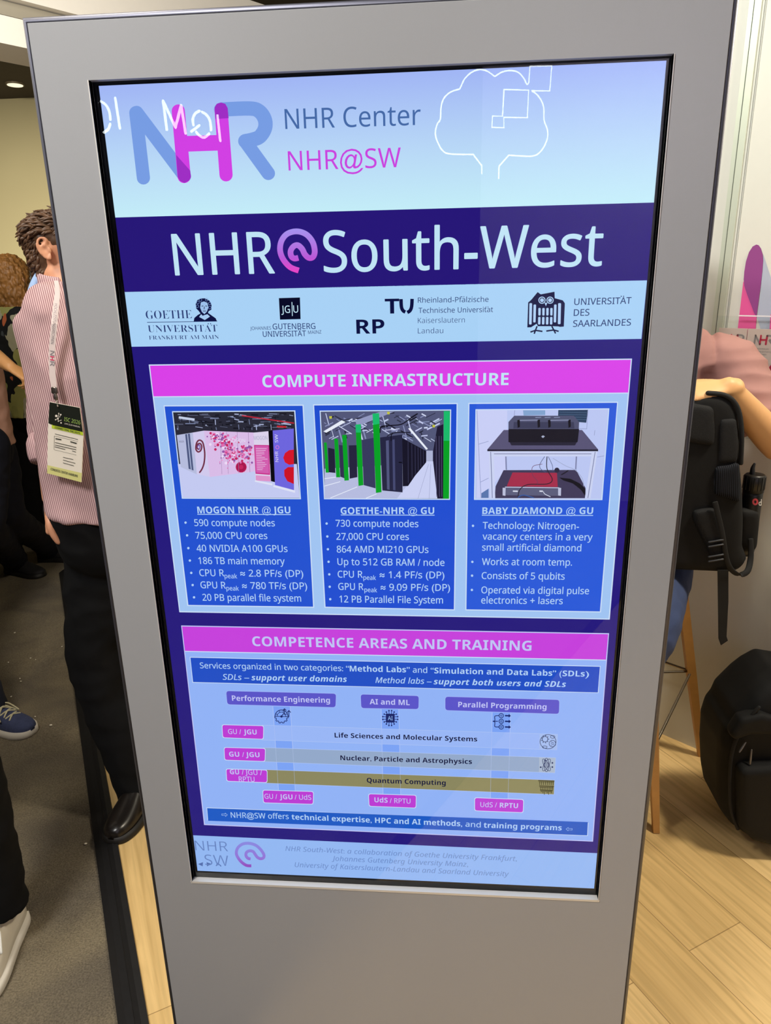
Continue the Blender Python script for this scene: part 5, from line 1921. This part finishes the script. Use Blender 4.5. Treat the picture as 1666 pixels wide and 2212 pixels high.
# ---- conference badge on a printed lanyard, hanging on his chest
YB = 0.775
badge = empty('name_badge', at(140, 950, YB), 'conference badge in black white and lime on a white lanyard hanging on the striped shirt', 'badge')
A_ = Art(lambda x, y: at(x, y, YB), Vector((0, 0, 1)), Vector((1, 0, 0)), Vector((0, -0.0004, 0)))
BW = mat('badge_white', (226, 216, 200), 0.5, var=0.01)
BK = mat('badge_black', (20, 24, 16), 0.4)
LM = mat('badge_lime', (176, 196, 40), 0.5, var=0.02)
LM2 = mat('badge_pale_lime', (208, 204, 130), 0.5, var=0.02)
DK = mat('badge_print', (60, 60, 50), 0.6)
cbk = crop((60, 820), 0.1085)
card = bmesh.new()
slab(card, [at(*cbk(*q), YB) for q in ((435, 445), (1035, 560), (1105, 1110), (1065, 2045), (385, 1865), (405, 870))], Vector((0, 0.003, 0)))
card_o = link('card', card, BW, badge)
A_.start('head')
A_.poly([cbk(*q) for q in ((436, 447), (1034, 561), (1098, 1045), (490, 905), (484, 884), (412, 868))], BK, 1)
A_.poly([cbk(*q) for q in ((484, 884), (498, 906), (1100, 1045), (1104, 1112), (480, 965))], LM, 2)
A_.start('foot')
A_.poly([cbk(*q) for q in ((392, 1700), (1078, 1860), (1066, 2043), (386, 1863))], LM2, 1)
A_.text('CONGRESS CENTER HAMBURG', cbk(455, 1800), cbk(995, 1945), 5.5, DK, bold=0.024, layer=2, turned=True)
A_.start('print')
A_.text('ISC 2026', cbk(728, 820), cbk(1048, 895), 8.5, mat('badge_green_letters', (150, 180, 90), 0.5), layer=3, turned=True)
A_.text('JUNE 22-26 HAMBURG', cbk(735, 885), cbk(1040, 955), 3.0, BW, layer=3, turned=True)
A_.text('CONNECTING THE DOTS', cbk(540, 965), cbk(1045, 1085), 4.6, DK, bold=0.024, layer=4, turned=True)
for c_, r_ in (((572, 722), 24), ((660, 697), 17), ((622, 672), 12), ((605, 775), 18), ((560, 797), 14), ((614, 828), 11), ((668, 860), 15), ((640, 742), 9), ((668, 806), 9)):
    A_.disc(cbk(*c_), r_ * 0.1085, BW, 3, n=12)
for a, b in (((605, 775), (560, 797)), ((605, 775), (622, 672)), ((640, 742), (660, 697)), ((605, 775), (614, 828)), ((668, 806), (614, 828))):
    A_.line([cbk(*a), cbk(*b)], BW, 0.9, 3)
for (x0, y0), (x1, y1), w in (((545, 1080), (1000, 1190), 1.2), ((530, 1120), (1000, 1230), 0.5), ((530, 1395), (970, 1500), 0.5), ((530, 1120), (525, 1395), 0.5), ((555, 1175), (670, 1195), 2.6), ((850, 1235), (975, 1270), 2.6),
                             ((545, 1250), (970, 1350), 1.4), ((545, 1300), (965, 1395), 1.4), ((540, 1335), (750, 1390), 1.4), ((885, 1420), (960, 1440), 1.2),
                             ((705, 1545), (910, 1590), 1.2), ((705, 1600), (950, 1665), 1.2), ((705, 1655), (920, 1715), 1.2)):
    A_.line([cbk(x0, y0), cbk(x1, y1)], DK, w, 2)
A_.finish({'head': (card_o, 'header_print'), 'foot': (card_o, 'footer_print'), 'print': (card_o, 'lettering')})
YLn = 0.785
strap_px = [((121, 606), 9), ((124, 630), 11), ((121, 660), 13), ((117, 700), 13.5), ((113, 745), 13.5), ((112, 790), 13.5), ((117, 842), 12.5)]
bm = bmesh.new()
cl = [(x, y, w) for (x, y), w in strap_px]
lv = []
for i, (x, y, w) in enumerate(crom(cl, 5)):
    yy = YLn + 0.035 * max(0, (700 - y) / 100)
    a, b = at(x - w / 2, y, yy), at(x + w / 2, y, yy)
    lv.append([bm.verts.new(q) for q in (a, b, b + Vector((0, 0.0012, 0)), a + Vector((0, 0.0012, 0)))])
for a, b in zip(lv, lv[1:]):
    for i in range(4):
        j = (i + 1) % 4
        bm.faces.new((a[i], a[j], b[j], b[i]))
bm.faces.new(lv[0])
bm.faces.new(lv[-1][::-1])
bmesh.ops.recalc_face_normals(bm, faces=bm.faces[:])
strap_o = link('lanyard', bm, mat('white_lanyard', (214, 196, 190), 0.7), badge, label='white lanyard printed with the letters NHR')
L_ = Art(lambda x, y: at(x, y, YLn), Vector((0, 0, 1)), Vector((1, 0, 0)), Vector((0, -0.0004, 0)))
L_.start('l')
GR = mat('lanyard_grey_print', (130, 124, 128), 0.7)
RD = mat('lanyard_red_print', (200, 60, 96), 0.7)
L_.text('HOCHLEISTUNGSRECHNEN', (118.5, 655), (110.0, 742), 6.5, GR, layer=2, turned=True)
L_.text('N', (108.6, 757), (108.5, 767), 9.5, GR, layer=2, bold=0.016, turned=True)
L_.text('H', (108.4, 768.5), (108.4, 778), 9.5, RD, layer=2, bold=0.024, turned=True)
L_.text('R', (108.4, 780), (108.6, 790), 9.5, GR, layer=2, bold=0.016, turned=True)
L_.finish({'l': (strap_o, 'lettering')})
bm = bmesh.new()
tube(bm, [(t_(at(117, 838, YLn)), 0.008, 0.003), (t_(at(118, 848, YLn)), 0.009, 0.004)], n=10, smooth=1)
tube(bm, [(t_(at(119, 850, YLn)), 0.004), (t_(at(121, 860, YLn)), 0.0055), (t_(at(123, 866, YLn)), 0.003), (t_(at(125, 878, YB - 0.003)), 0.0025)], n=10, smooth=3)
link('clip', bm, mat('steel_clip', (120, 112, 104), 0.3, 0.9), badge, True)

# ---- other visitors further down the aisle
zf = Z_CARPET - 0.004


def stand(foot_px_y, label, yaw, h, top, bot, shoe_m, sole_m, hair_m, style, head_px=None, depth=3.0, tweak=None, **kw):
    p_ = at(head_px[0], head_px[1], depth)
    F = Fig((p_.x, depth, zf), yaw, h)
    if tweak:
        tweak(F)
    root = add_person(F, label, (p_.x, depth, zf))
    dress(root, F, top, bot, shoe_m, sole_m, hair_m=hair_m, hair_style=style, zf=zf, **kw)
    return F, root


def beige_pose(F):
    F.J['hipR'] = F.J['hipR'] + Vector((0.08, 0, 0))
    F.J['shR'] = at(-50, 690, 2.35)
    F.J['elbR'] = at(-48, 745, 2.18)
    F.J['wriR'] = at(22, 792, 2.10)
    F.J['handR'] = Vector((0.85, -0.1, -0.5)).normalized()
    F.J['palmR'] = Vector((-0.5, 0.2, -0.8))
    F.J['thumbR'] = Vector((0.2, 0.9, 0.4))
    F.J['ankleR'] = Vector((onz(38, 1238, zf).x, onz(38, 1238, zf).y, zf + 0.085))
    F.J['toeR'] = Vector((0.96, -0.28, 0))
    F.J['ankleL'] = F.J['ankleR'] + Vector((0.10, 0.22, 0))
    F.J['toeL'] = Vector((1.0, 0.1, 0))
    for q_ in ('elbL', 'wriL', 'shL'):
        F.J[q_] = F.J[q_] + Vector((-0.30, 0.0, 0.0))
    F.curl = 1.1


DARK_SHOE = mat('dark_suede_shoe', (22, 20, 24), 0.8)
DARK_SOLE = mat('dark_sole', (18, 15, 13), 0.6)
PALE_SHOE = mat('pale_sneaker', (196, 186, 168), 0.7)
stand(0, 'person in dusty pink top and navy trousers at left border, forearm held out', math.radians(5), 1.80, mat('dusty_pink_cotton', (172, 130, 112), 0.9), NAVY_CLOTH, DARK_SHOE, DARK_SOLE, DARK_HAIR, 'short',
      head_px=(-118, 560), depth=2.42, tweak=beige_pose, sleeve=0.8, hem=0.90, skin_m=skin('tan_skin', (190, 138, 86)), vox=0.008, body_vox=0.006, collar=0.08)
stand(0, 'person with long golden brown hair in a dark shirt printed with green and grey leaves', math.radians(80), 1.86, floral_mat(), BLACK_CLOTH, DARK_SHOE, DARK_SOLE, mat('golden_brown_hair', (150, 104, 52), 0.5, var=0.7, scale=50), 'bob',
      head_px=(22, 592), depth=3.45, sleeve=1.0, hem=0.86, vox=0.009, hair_amp=0.012)
stand(0, 'black haired person in black clothes and pale sneakers, half hidden behind the striped shirt', math.radians(100), 1.80, BLACK_CLOTH, BLACK_CLOTH, PALE_SHOE, PALE_SHOE, mat('black_hair', (16, 13, 12), 0.5, var=0.4, scale=80), 'bob',
      head_px=(58, 600), depth=4.2, sleeve=1.9, vox=0.012)

# person whose blue suede sneaker shows at the left border
tip = onz(77, 1588, zf)
d_ = Vector((0.97, -0.24, 0)).normalized()
heel = tip - d_ * 0.292
Fb = Fig((heel.x - 0.42, heel.y + 0.3, zf), math.atan2(d_.y, d_.x), 1.78)
Fb.J['ankleR'] = heel + d_ * 0.075 + Vector((0, 0, 0.085))
Fb.J['toeR'] = d_
Fb.J['kneeR'] = Fb.J['ankleR'] + Vector((-0.16, 0.08, 0.42))
Fb.J['ankleL'] = Fb.J['ankleR'] + Vector((-0.42, 0.22, 0))
Fb.J['kneeL'] = Fb.J['ankleL'] + Vector((0.1, 0, 0.42))
pb_ = add_person(Fb, 'person standing at the left border in blue suede sneakers with cream laces', (heel.x - 0.42, heel.y + 0.3, zf))
dress(pb_, Fb, mat('charcoal_sweater', (46, 48, 54), 0.9), mat('dark_denim', (24, 28, 44), 0.9), mat('blue_suede', (62, 70, 104), 0.9, var=0.35, scale=60, bump=0.3), mat('off_white_sole', (214, 206, 192), 0.7, var=0.03), sleeve=1.9, lace=mat('cream_laces', (214, 206, 170), 0.8),
      hair_m=DARK_HAIR, zf=zf, vox=0.012, collar=0.088)

# person in black trousers and white shoes near the camera at the left
hp = onz(50, 1995, zf)
hp2 = onz(-60, 2215, zf)
d_ = (hp2 - hp).normalized()
Fw = Fig((hp.x - 0.24, hp.y + 0.02, zf), math.atan2(d_.y, d_.x), 1.74)
Fw.J['ankleL'] = hp + d_ * 0.06 + Vector((-0.02, 0.0, 0.085))
Fw.J['toeL'] = d_
Fw.J['kneeL'] = Fw.J['ankleL'] + Vector((0.0, 0.0, 0.42))
Fw.J['hipL'] = Fw.J['kneeL'] + Vector((-0.13, 0.05, 0.36))
for q_ in ('elbL', 'wriL'):
    Fw.J[q_] = Fw.J[q_] + Vector((-0.10, 0.06, 0))
Fw.J['shL'] = Fw.J['shL'] + Vector((-0.03, 0, 0))
pw = add_person(Fw, 'person standing at the lower left corner in black trousers and white leather shoes', (hp.x - 0.24, hp.y + 0.02, zf))
dress(pw, Fw, mat('grey_jacket', (84, 84, 92), 0.9), BLACK_CLOTH, mat('white_leather', (216, 206, 188), 0.45, var=0.04), mat('off_white_sole', (214, 206, 192), 0.7, var=0.03), sleeve=1.9, lace=mat('white_laces', (224, 222, 214), 0.8), hair_m=DARK_HAIR, zf=zf, vox=0.010, hemw=0.068, drop=-0.035, collar=0.115)

# crumbs and fluff on the carpet
for i, (px_, py_, r_) in enumerate(((110, 1567, 0.0045), (32, 1367, 0.004), (18, 1431, 0.0032), (66, 1422, 0.003), (43, 1466, 0.003), (45, 1472, 0.0028), (24, 1505, 0.0032), (76, 1548, 0.0026), (134, 1397, 0.0028), (115, 1209, 0.004), (185, 1823, 0.0035), (77, 1425, 0.0024))):
    q = onz(px_, py_, Z_CARPET)
    bm = bmesh.new()
    ball(bm, Vector((0, 0, 0)), r_ * 1.4, r_, r_ * 0.7, Matrix.Rotation(i * 1.3, 3, 'Z'), 8)
    o = link('crumb', bm, mat('white_crumb', (226, 216, 196), 0.8), None, True)
    o.location = (q.x, q.y, Z_CARPET + r_ * 0.3)
    tag(o, 'tiny white crumb lying on the brown carpet', 'crumb', 'crumbs on the carpet')

# ------------------------------------------------------------------ stool, seated person, bags on the right
seat_c = Vector((0.69, 1.19, 0.70))
WOOD = mat('honey_oak', (190, 138, 72), 0.45, var=0.15, scale=30)
stool = empty('bar_stool', (0.69, 1.19, 0.0), 'tall stool with tapered honey oak legs and thin metal struts by the white wall', 'stool')
feet = [onz(1514, 1632), onz(1417, 1797)]
feet += [Vector((0.37, 1.12, 0)), Vector((0.63, 1.50, 0))]
mids = []
for i, ft in enumerate(feet):
    ft.z = 0
    tp = seat_c + (Vector((ft.x, ft.y, 0.70)) - seat_c) * 0.42
    if i == 0:
        tp = at(1470, 1250, 1.215)
    bm = bmesh.new()
    tube(bm, [(t_(ft), 0.013, 0.013), (t_(ft * 0.6 + tp * 0.4), 0.019, 0.019), (t_(tp), 0.021, 0.021)], side=Vector((0.7, 0.7, 0)), n=4, smooth=4, cap0='flat', cap1='flat')
    link('leg', bm, WOOD, stool)
    mids.append((ft, tp))
bm = bmesh.new()
on_leg = lambda i, t: mids[i][0] * (1 - t) + mids[i][1] * t
for i, t0, j, t1 in ((0, 0.50, 1, 0.36), (0, 0.50, 3, 0.54), (1, 0.36, 2, 0.5), (2, 0.5, 3, 0.54), (0, 0.50, 2, 0.54)):
    tube(bm, [(t_(on_leg(i, t0)), 0.0045), (t_(on_leg(j, t1)), 0.0045)], n=8, smooth=1)
link('strut', bm, mat('brushed_steel', (150, 140, 124), 0.3, 0.9), stool, True)
bm = bmesh.new()
tube(bm, [((0.69, 1.19, 0.695), 0.12, 0.12), ((0.69, 1.19, 0.705), 0.155, 0.15), ((0.69, 1.19, 0.72), 0.15, 0.145)], n=32, smooth=3, cap0='flat', cap1='flat')
link('seat', bm, mat('grey_seat_pad', (92, 84, 74), 0.8), stool, True)

Fs = Fig((0.70, 1.20, 0.0), math.radians(-95), 1.78)
J = Fs.J
J.update(pelvis=Vector((0.70, 1.20, 0.845)), waist=Vector((0.70, 1.21, 0.98)), chest=Vector((0.70, 1.20, 1.22)), upper=Vector((0.70, 1.18, 1.40)), neck=Vector((0.69, 1.165, 1.51)), head=Vector((0.675, 1.12, 1.655)),
         shL=at(1576, 786, 1.13), elbL=at(1682, 965, 0.99), wriL=at(1574, 836, 0.90), shR=Vector((0.52, 1.2, 1.40)), elbR=Vector((0.36, 1.05, 1.16)), wriR=Vector((0.545, 0.905, 1.335)),
         hipL=Vector((0.775, 1.17, 0.81)), kneeL=Vector((0.615, 0.74, 0.735)), ankleL=Vector((0.54, 0.92, 0.36)), hipR=Vector((0.61, 1.19, 0.81)), kneeR=Vector((0.46, 0.78, 0.735)), ankleR=Vector((0.47, 0.98, 0.36)),
         toeL=Vector((-0.2, -0.95, -0.2)).normalized(), toeR=Vector((-0.2, -0.95, -0.2)).normalized())
J['handL'] = Vector((-0.99, -0.05, -0.12)).normalized()
J['palmL'] = Vector((0, 0.45, -0.9))
J['thumbL'] = Vector((0, 0.9, 0.45))
J['handR'] = Vector((0.9, 0.0, 0.05)).normalized()
J['palmR'] = Vector((0, 0, -1))
J['thumbR'] = Vector((0, 1, 0))
Fs.curl = 0.35
sitter = add_person(Fs, 'person in a dusty rose T-shirt sitting on the stool, arm resting on a black backpack', (0.70, 1.20, 0.0))
link_mesh('body', fuse(limb_body(Fs, fat=1.06), 0.005, 6), skin('warm_skin', (222, 168, 112)), sitter, True)
me = fuse(trousers(Fs, ease=0.010), 0.009, 5)
wrinkle(me, 0.005, 14, (1, 1, 2), 1.0)
link_mesh('trousers', me, mat('blue_jeans', (52, 66, 104), 0.9, var=0.2, scale=200), sitter, True)
J['sleeveL'] = 0.72
J['sleeveR'] = 0.72
bmg = garment_top(Fs, 0.72, hem=0.93, ease=0.018)
me = fuse(bmg, 0.007, 5)
wrinkle(me, 0.004, 8, (1.4, 1.0, 1.4), 2.0)
wrinkle(me, 0.009, 9, (0.6, 0.8, 2.0), 7.0, True)
link_mesh('t_shirt', me, mat('dusty_rose_cotton', (154, 112, 105), 0.9, var=0.04), sitter, True)
hair(sitter, Fs, DARK_HAIR, 'short')
eyes(sitter, J['head'], Fs.headf, 1.0, None)
for n_ in 'LR':
    a = J['ankle' + n_]
    dd = Vector((J['toe' + n_].x, J['toe' + n_].y, 0)).normalized()
    shoe(sitter, a - dd * 0.075 - Vector((0, 0, 0.09)), dd, 0.27, DARK_SHOE, DARK_SOLE)


def padded(bm_pts, thick, bevel, sub=2):
    """rounded soft slab from an outline"""
    bm = bmesh.new()
    slab(bm, bm_pts, thick)
    me = bpy.data.meshes.new('tmp')
    bm.to_mesh(me)
    bm.free()
    o = bpy.data.objects.new('tmp', me)
    C.objects.link(o)
    b = o.modifiers.new('b', 'BEVEL')
    b.width = bevel
    b.segments = 4
    b.limit_method = 'ANGLE'
    b.angle_limit = math.radians(50)
    r = o.modifiers.new('r', 'REMESH')
    r.mode = 'VOXEL'
    r.voxel_size = 0.006
    s = o.modifiers.new('s', 'SMOOTH')
    s.iterations = 6
    dg = bpy.context.evaluated_depsgraph_get()
    dg.update()
    res = bpy.data.meshes.new_from_object(o.evaluated_get(dg))
    bpy.data.objects.remove(o)
    return res


BAGM = mat('black_nylon', (10, 10, 11), 0.75, var=0.25, scale=300, bump=0.2, bscale=900, spec=0.35)
BAGP = mat('black_padded_mesh', (20, 20, 22), 0.75, var=0.5, scale=420, bump=0.5, bscale=700, spec=0.35)
BAGW = mat('black_webbing', (12, 12, 13), 0.8)
RIB = stripe_mat('ribbed_black_foam', (16, 17, 20), (44, 46, 54), 0.0048, (1.0, 0.0, 0.1), 0.4)
YK = 0.86
pack = empty('backpack', at(1530, 1050, 0.93), 'black backpack held upright on the lap of the seated person, bottle in its side pocket', 'backpack')
ol = [(1425, 1236), (1428, 900), (1440, 868), (1480, 853), (1530, 845), (1566, 849), (1590, 865), (1603, 892), (1608, 940), (1606, 1000), (1612, 1060), (1614, 1130), (1612, 1185), (1622, 1210), (1612, 1236), (1585, 1243)]
me = padded([at(x, y, YK) for x, y in ol], Vector((0, 0.15, 0)), 0.03)
link_mesh('main_compartment', me, BAGM, pack, True)
bm = bmesh.new()
tube(bm, [(t_(at(x, y, YK + 0.006)), 0.006) for x, y in ((1530, 849), (1564, 853), (1586, 868), (1598, 894), (1603, 940), (1601, 1000))], n=8, smooth=4)
link('piping', bm, BAGW, pack, True)


def pad(name, pxs, y, thick, m, bev=0.008, label=None):
    me = padded([at(a, b, y) for a, b in pxs], Vector((0, thick, 0)), bev)
    return link_mesh(name, me, m, pack, True, label)


pad('back_pad', [(1470, 885), (1500, 872), (1545, 880), (1548, 935), (1546, 965), (1500, 958), (1462, 950)], YK - 0.012, 0.03, BAGP)
pad('side_pad', [(1556, 905), (1594, 903), (1600, 960), (1597, 1000), (1552, 1005)], YK - 0.006, 0.02, BAGP)
pad('hip_pad', [(1547, 1010), (1580, 1006), (1600, 998), (1603, 1050), (1602, 1090), (1570, 1078), (1545, 1072)], YK - 0.012, 0.025, RIB, label='ribbed padded hip wing')
pad('shoulder_strap', [(1500, 1105), (1548, 1098), (1557, 1130), (1568, 1180), (1572, 1212), (1545, 1216), (1520, 1165), (1503, 1130)], YK - 0.016, 0.026, BAGP)
bm = bmesh.new()
for y0 in (1166, 1176, 1198, 1208):
    a, b = at(1532, y0 + 5, YK - 0.02), at(1562, y0, YK - 0.02)
    tube(bm, [(t_(a), 0.0025), (t_(b), 0.0025)], n=8, smooth=1)
link('buckle', bm, mat('dark_plastic_buckle', (52, 54, 60), 0.35), pack, True)
bm = bmesh.new()
slab(bm, [at(x, y, YK - 0.004) for x, y in ((1551, 1232), (1574, 1232), (1574, 1300), (1570, 1375), (1573, 1384), (1558, 1394), (1553, 1380), (1552, 1300))], Vector((0, 0.003, 0)))
link('hanging_strap', bm, BAGW, pack)
bm = bmesh.new()
tube(bm, [(t_(at(1545, 1085, YK - 0.02)), 0.007, 0.002), (t_(at(1560, 1150, YK - 0.02)), 0.007, 0.002), (t_(at(1572, 1215, YK - 0.015)), 0.007, 0.002), (t_(at(1592, 1240, YK - 0.005)), 0.007, 0.002), (t_(at(1614, 1235, YK)), 0.008, 0.003), (t_(at(1622, 1205, YK + 0.02)), 0.008, 0.003), (t_(at(1622, 1165, YK + 0.03)), 0.007, 0.003)], n=10, smooth=5)
link('compression_strap', bm, BAGW, pack, True)
pk_me = padded([at(x, y, 0.90) for x, y in ((1599, 1100), (1646, 1104), (1646, 1130), (1640, 1194), (1612, 1198), (1596, 1180))], Vector((0, 0.07, 0)), 0.02)
link_mesh('side_pocket', pk_me, BAGM, pack, True)

# bottle in the side pocket
bt = at(1630, 1040, 0.935)
bottle = empty('water_bottle', (bt.x, bt.y, bt.z - 0.20), 'black water bottle with a red ring logo in the side pocket of the backpack', 'bottle')
r_b = 0.0255
z1 = at(1632, 1024, 0.935).z
bm = bmesh.new()
tube(bm, [((bt.x, bt.y, z1 - 0.21), r_b), ((bt.x, bt.y, z1 - 0.06), r_b), ((bt.x, bt.y, z1 - 0.05), r_b)], n=28, smooth=2, cap1='flat')
bo = link('flask', bm, mat('black_bottle', (14, 14, 15), 0.35), bottle, True)
bm = bmesh.new()
tube(bm, [((bt.x, bt.y, z1 - 0.048), r_b + 0.001), ((bt.x, bt.y, z1 - 0.004), r_b + 0.001), ((bt.x, bt.y, z1), r_b - 0.003)], n=28, smooth=1, cap0='flat', cap1='flat')
for i in range(16):
    a = 2 * PI * i / 16
    tube(bm, [((bt.x + (r_b + 0.001) * math.cos(a), bt.y + (r_b + 0.001) * math.sin(a), z1 - 0.04), 0.0012), ((bt.x + (r_b + 0.001) * math.cos(a), bt.y + (r_b + 0.001) * math.sin(a), z1 - 0.006), 0.0012)], n=6, smooth=1)
tube(bm, [((bt.x - 0.008, bt.y, z1), 0.007), ((bt.x - 0.009, bt.y, z1 + 0.016), 0.0055), ((bt.x - 0.006, bt.y, z1 + 0.028), 0.003)], n=12, smooth=3)
link('screw_cap', bm, mat('black_cap', (20, 19, 18), 0.4), bottle, True)


def on_bottle(px_, py_, off=0.0006):
    d = ray(px_, py_)
    ox, oy = CAM.x - bt.x, CAM.y - bt.y
    a_ = d.x * d.x + d.y * d.y
    b_ = 2 * (ox * d.x + oy * d.y)
    c_ = ox * ox + oy * oy - (r_b + off) ** 2
    dis = max(b_ * b_ - 4 * a_ * c_, 0)
    s_ = (-b_ - math.sqrt(dis)) / (2 * a_)
    return CAM + d * s_


B_ = Art(on_bottle, Vector((0, 0, 1)), Vector((1, 0, 0)), Vector((0, -0.0002, 0)))
B_.start('b')
B_.ringo((1632, 1084), 4.6, mat('red_print', (206, 72, 84), 0.5), 4.0, 1, ry=5.4, n=18)
B_.ringo((1642.4, 1088), 2.4, mat('white_print', (224, 220, 216), 0.5), 1.6, 1, ry=3.6, n=14)
B_.line([(1645.2, 1078), (1644.4, 1092)], mat('white_print', (224, 220, 216), 0.5), 1.5, 1)
B_.finish({'b': (bo, 'logo_print')})

# black rucksack on the floor
YR = 0.80
ruck = empty('backpack', onz(1650, 1835), 'large black rucksack standing on the oak floor against the white wall', 'backpack')
ol = [(1700, 1478), (1664, 1497), (1640, 1515), (1622, 1532), (1600, 1553), (1590, 1575), (1577, 1590), (1566, 1622), (1562, 1680), (1564, 1740), (1570, 1775), (1588, 1798), (1620, 1820), (1666, 1838), (1740, 1850), (1800, 1840), (1835, 1700), (1820, 1560), (1770, 1490)]
me = padded([at(x, y, YR) for x, y in ol], Vector((0, 0.24, 0)), 0.05)
for v in me.vertices:
    v.co.z = max(v.co.z, 0.001)
link_mesh('main_compartment', me, BAGM, ruck, True)
me = padded([at(x, y, YR - 0.04) for x, y in ((1600, 1665), (1690, 1660), (1790, 1690), (1780, 1830), (1700, 1838), (1630, 1822), (1602, 1795))], Vector((0, 0.06, 0)), 0.02)
for v in me.vertices:
    v.co.z = max(v.co.z, 0.001)
link_mesh('front_pocket', me, BAGM, ruck, True)
me = padded([at(x, y, YR - 0.02) for x, y in ((1578, 1592), (1602, 1556), (1650, 1545), (1700, 1560), (1720, 1600), (1660, 1590), (1620, 1592), (1590, 1604))], Vector((0, 0.05, 0)), 0.015)
link_mesh('top_flap', me, BAGM, ruck, True)
bm = bmesh.new()
tube(bm, [(t_(at(x, y, YR - 0.004)), 0.005) for x, y in ((1640, 1528), (1612, 1560), (1590, 1600), (1580, 1640), (1577, 1690), (1580, 1750), (1594, 1790))], n=8, smooth=4)
tube(bm, [(t_(at(x, y, YR + 0.10)), 0.005) for x, y in ((1668, 1490), (1640, 1508), (1606, 1545), (1584, 1580), (1572, 1625), (1566, 1680), (1568, 1740))], n=8, smooth=4)
link('piping', bm, BAGW, ruck, True)
bm = bmesh.new()
tube(bm, [(t_(at(1690, 1492, YR + 0.06)), 0.012, 0.005), (t_(at(1705, 1470, YR + 0.06)), 0.013, 0.006), (t_(at(1745, 1462, YR + 0.06)), 0.013, 0.006), (t_(at(1765, 1492, YR + 0.06)), 0.012, 0.005)], side=Vector((0, 1, 0)), n=12, smooth=5)
link('handle', bm, BAGW, ruck, True)
for a, b in (((1611, 1604), (1598, 1624)), ((1624, 1620), (1621, 1650))):
    bm = bmesh.new()
    p0_, p1_ = at(a[0], a[1], YR - 0.012), at(b[0], b[1], YR - 0.02)
    tube(bm, [(t_(p0_), 0.0022), (t_(p0_ * 0.4 + p1_ * 0.6), 0.003), (t_(p1_), 0.0024)], n=8, smooth=2)
    link('zip_pull', bm, mat('grey_zip_pull', (116, 112, 110), 0.35, 0.6), ruck, True)

# ------------------------------------------------------------------ leaflets in a clear wall holder
OFF = 0.02
hold = empty('leaflet_holder', onwall(1640, 760, 0.02), 'clear acrylic leaflet holder on the booth wall above the seated person', 'holder')
acr = clear_mat('clear_acrylic', 1.3, 0.05, (0.95, 0.97, 0.96, 1))
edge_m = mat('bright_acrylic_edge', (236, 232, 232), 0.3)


def wslab(pxs, off, thick):
    return [onwall(x, y, off) for x, y in pxs], WALL_N * thick


bm = bmesh.new()
slab(bm, *wslab(((1552, 682), (1860, 688), (1790, 960), (1520, 940)), 0.036, 0.003))
link('front_sheet', bm, acr, hold)
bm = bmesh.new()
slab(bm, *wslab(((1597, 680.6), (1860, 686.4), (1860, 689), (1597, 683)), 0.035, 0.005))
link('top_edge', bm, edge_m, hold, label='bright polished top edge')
PAPER = mat('cream_pink_paper', (222, 200, 188), 0.6, var=0.01)
G_ = mat('leaflet_grey', (150, 142, 140), 0.6)
R_ = mat('leaflet_red', (200, 40, 74), 0.6)
D_ = mat('leaflet_dark_red', (110, 50, 60), 0.6)
for k, (xa, xb, dx, lab) in enumerate(((1555, 1616, -64, 'cream leaflet with red and grey letters behind the shoulder of the rose T-shirt'),
                                       (1617.5, 1680, 0, 'cream leaflet with red and grey letters at the right border, wholly clear of the shoulder'))):
    bm = bmesh.new()
    slab(bm, *wslab(((xa, 708 + (xa - 1555) * 0.03), (xb, 708 + (xb - 1555) * 0.03), (xb - 22, 935), (xa - 24, 930)), 0.02, 0.004))
    lf = link('leaflet', bm, PAPER)
    tag(lf, lab, 'leaflet', 'leaflets in the wall holder')
    A2 = Art(lambda x, y: onwall(x, y, 0.0245), UPV, WALL_W, WALL_N * 0.0004)
    A2.start('p')
    wl2 = lambda x, y: (1540 + x * 0.14466 + dx, 500 + y * 0.14466 - (1.6 if dx else 0))
    A2.stroke([wl2(642, 1552), wl2(622, 1672)], G_, 4, 1, k=1)
    A2.stroke([wl2(642, 1552), wl2(704, 1680)], G_, 4, 1, k=1)
    A2.stroke([wl2(724, 1556), wl2(704, 1682)], R_, 4, 2, k=1)
    A2.stroke([wl2(816, 1560), wl2(792, 1684)], R_, 4, 2, k=1)
    A2.stroke([wl2(718, 1618), wl2(800, 1620)], R_, 4, 2, k=1)
    A2.disc(wl2(704, 1682), 2.1, D_, 3)
    A2.disc(wl2(816, 1560), 2.1, D_, 3)
    A2.stroke([wl2(818, 1556), wl2(880, 1562), wl2(905, 1590), wl2(880, 1622), wl2(846, 1626), wl2(892, 1688)], G_, 4, 1, k=4)
    A2.text('NATIONALES', wl2(640, 1760), wl2(835, 1768), 3.2, G_, layer=2)
    A2.text('HOCHLEISTUNGS', wl2(625, 1802), wl2(880, 1812), 3.2, G_, layer=2)
    A2.text('RECHNEN', wl2(700, 1846), wl2(800, 1850), 3.2, G_, layer=2)
    A2.poly([wl2(870, 1990), wl2(960, 1930), wl2(960, 2120), wl2(880, 2120), wl2(835, 2040)], R_, 1)
    A2.finish({'p': (lf, 'logo_print')})

# ------------------------------------------------------------------ the booth across the aisle, seen only as a faint reflection
bm = bmesh.new()
box(bm, (0.35, -4.6, Z_CARPET), (4.5, -4.5, 3.44))
structure(link('wall_opposite', bm, mat('lilac_white_panel', (206, 196, 212), 0.7, var=0.02)))
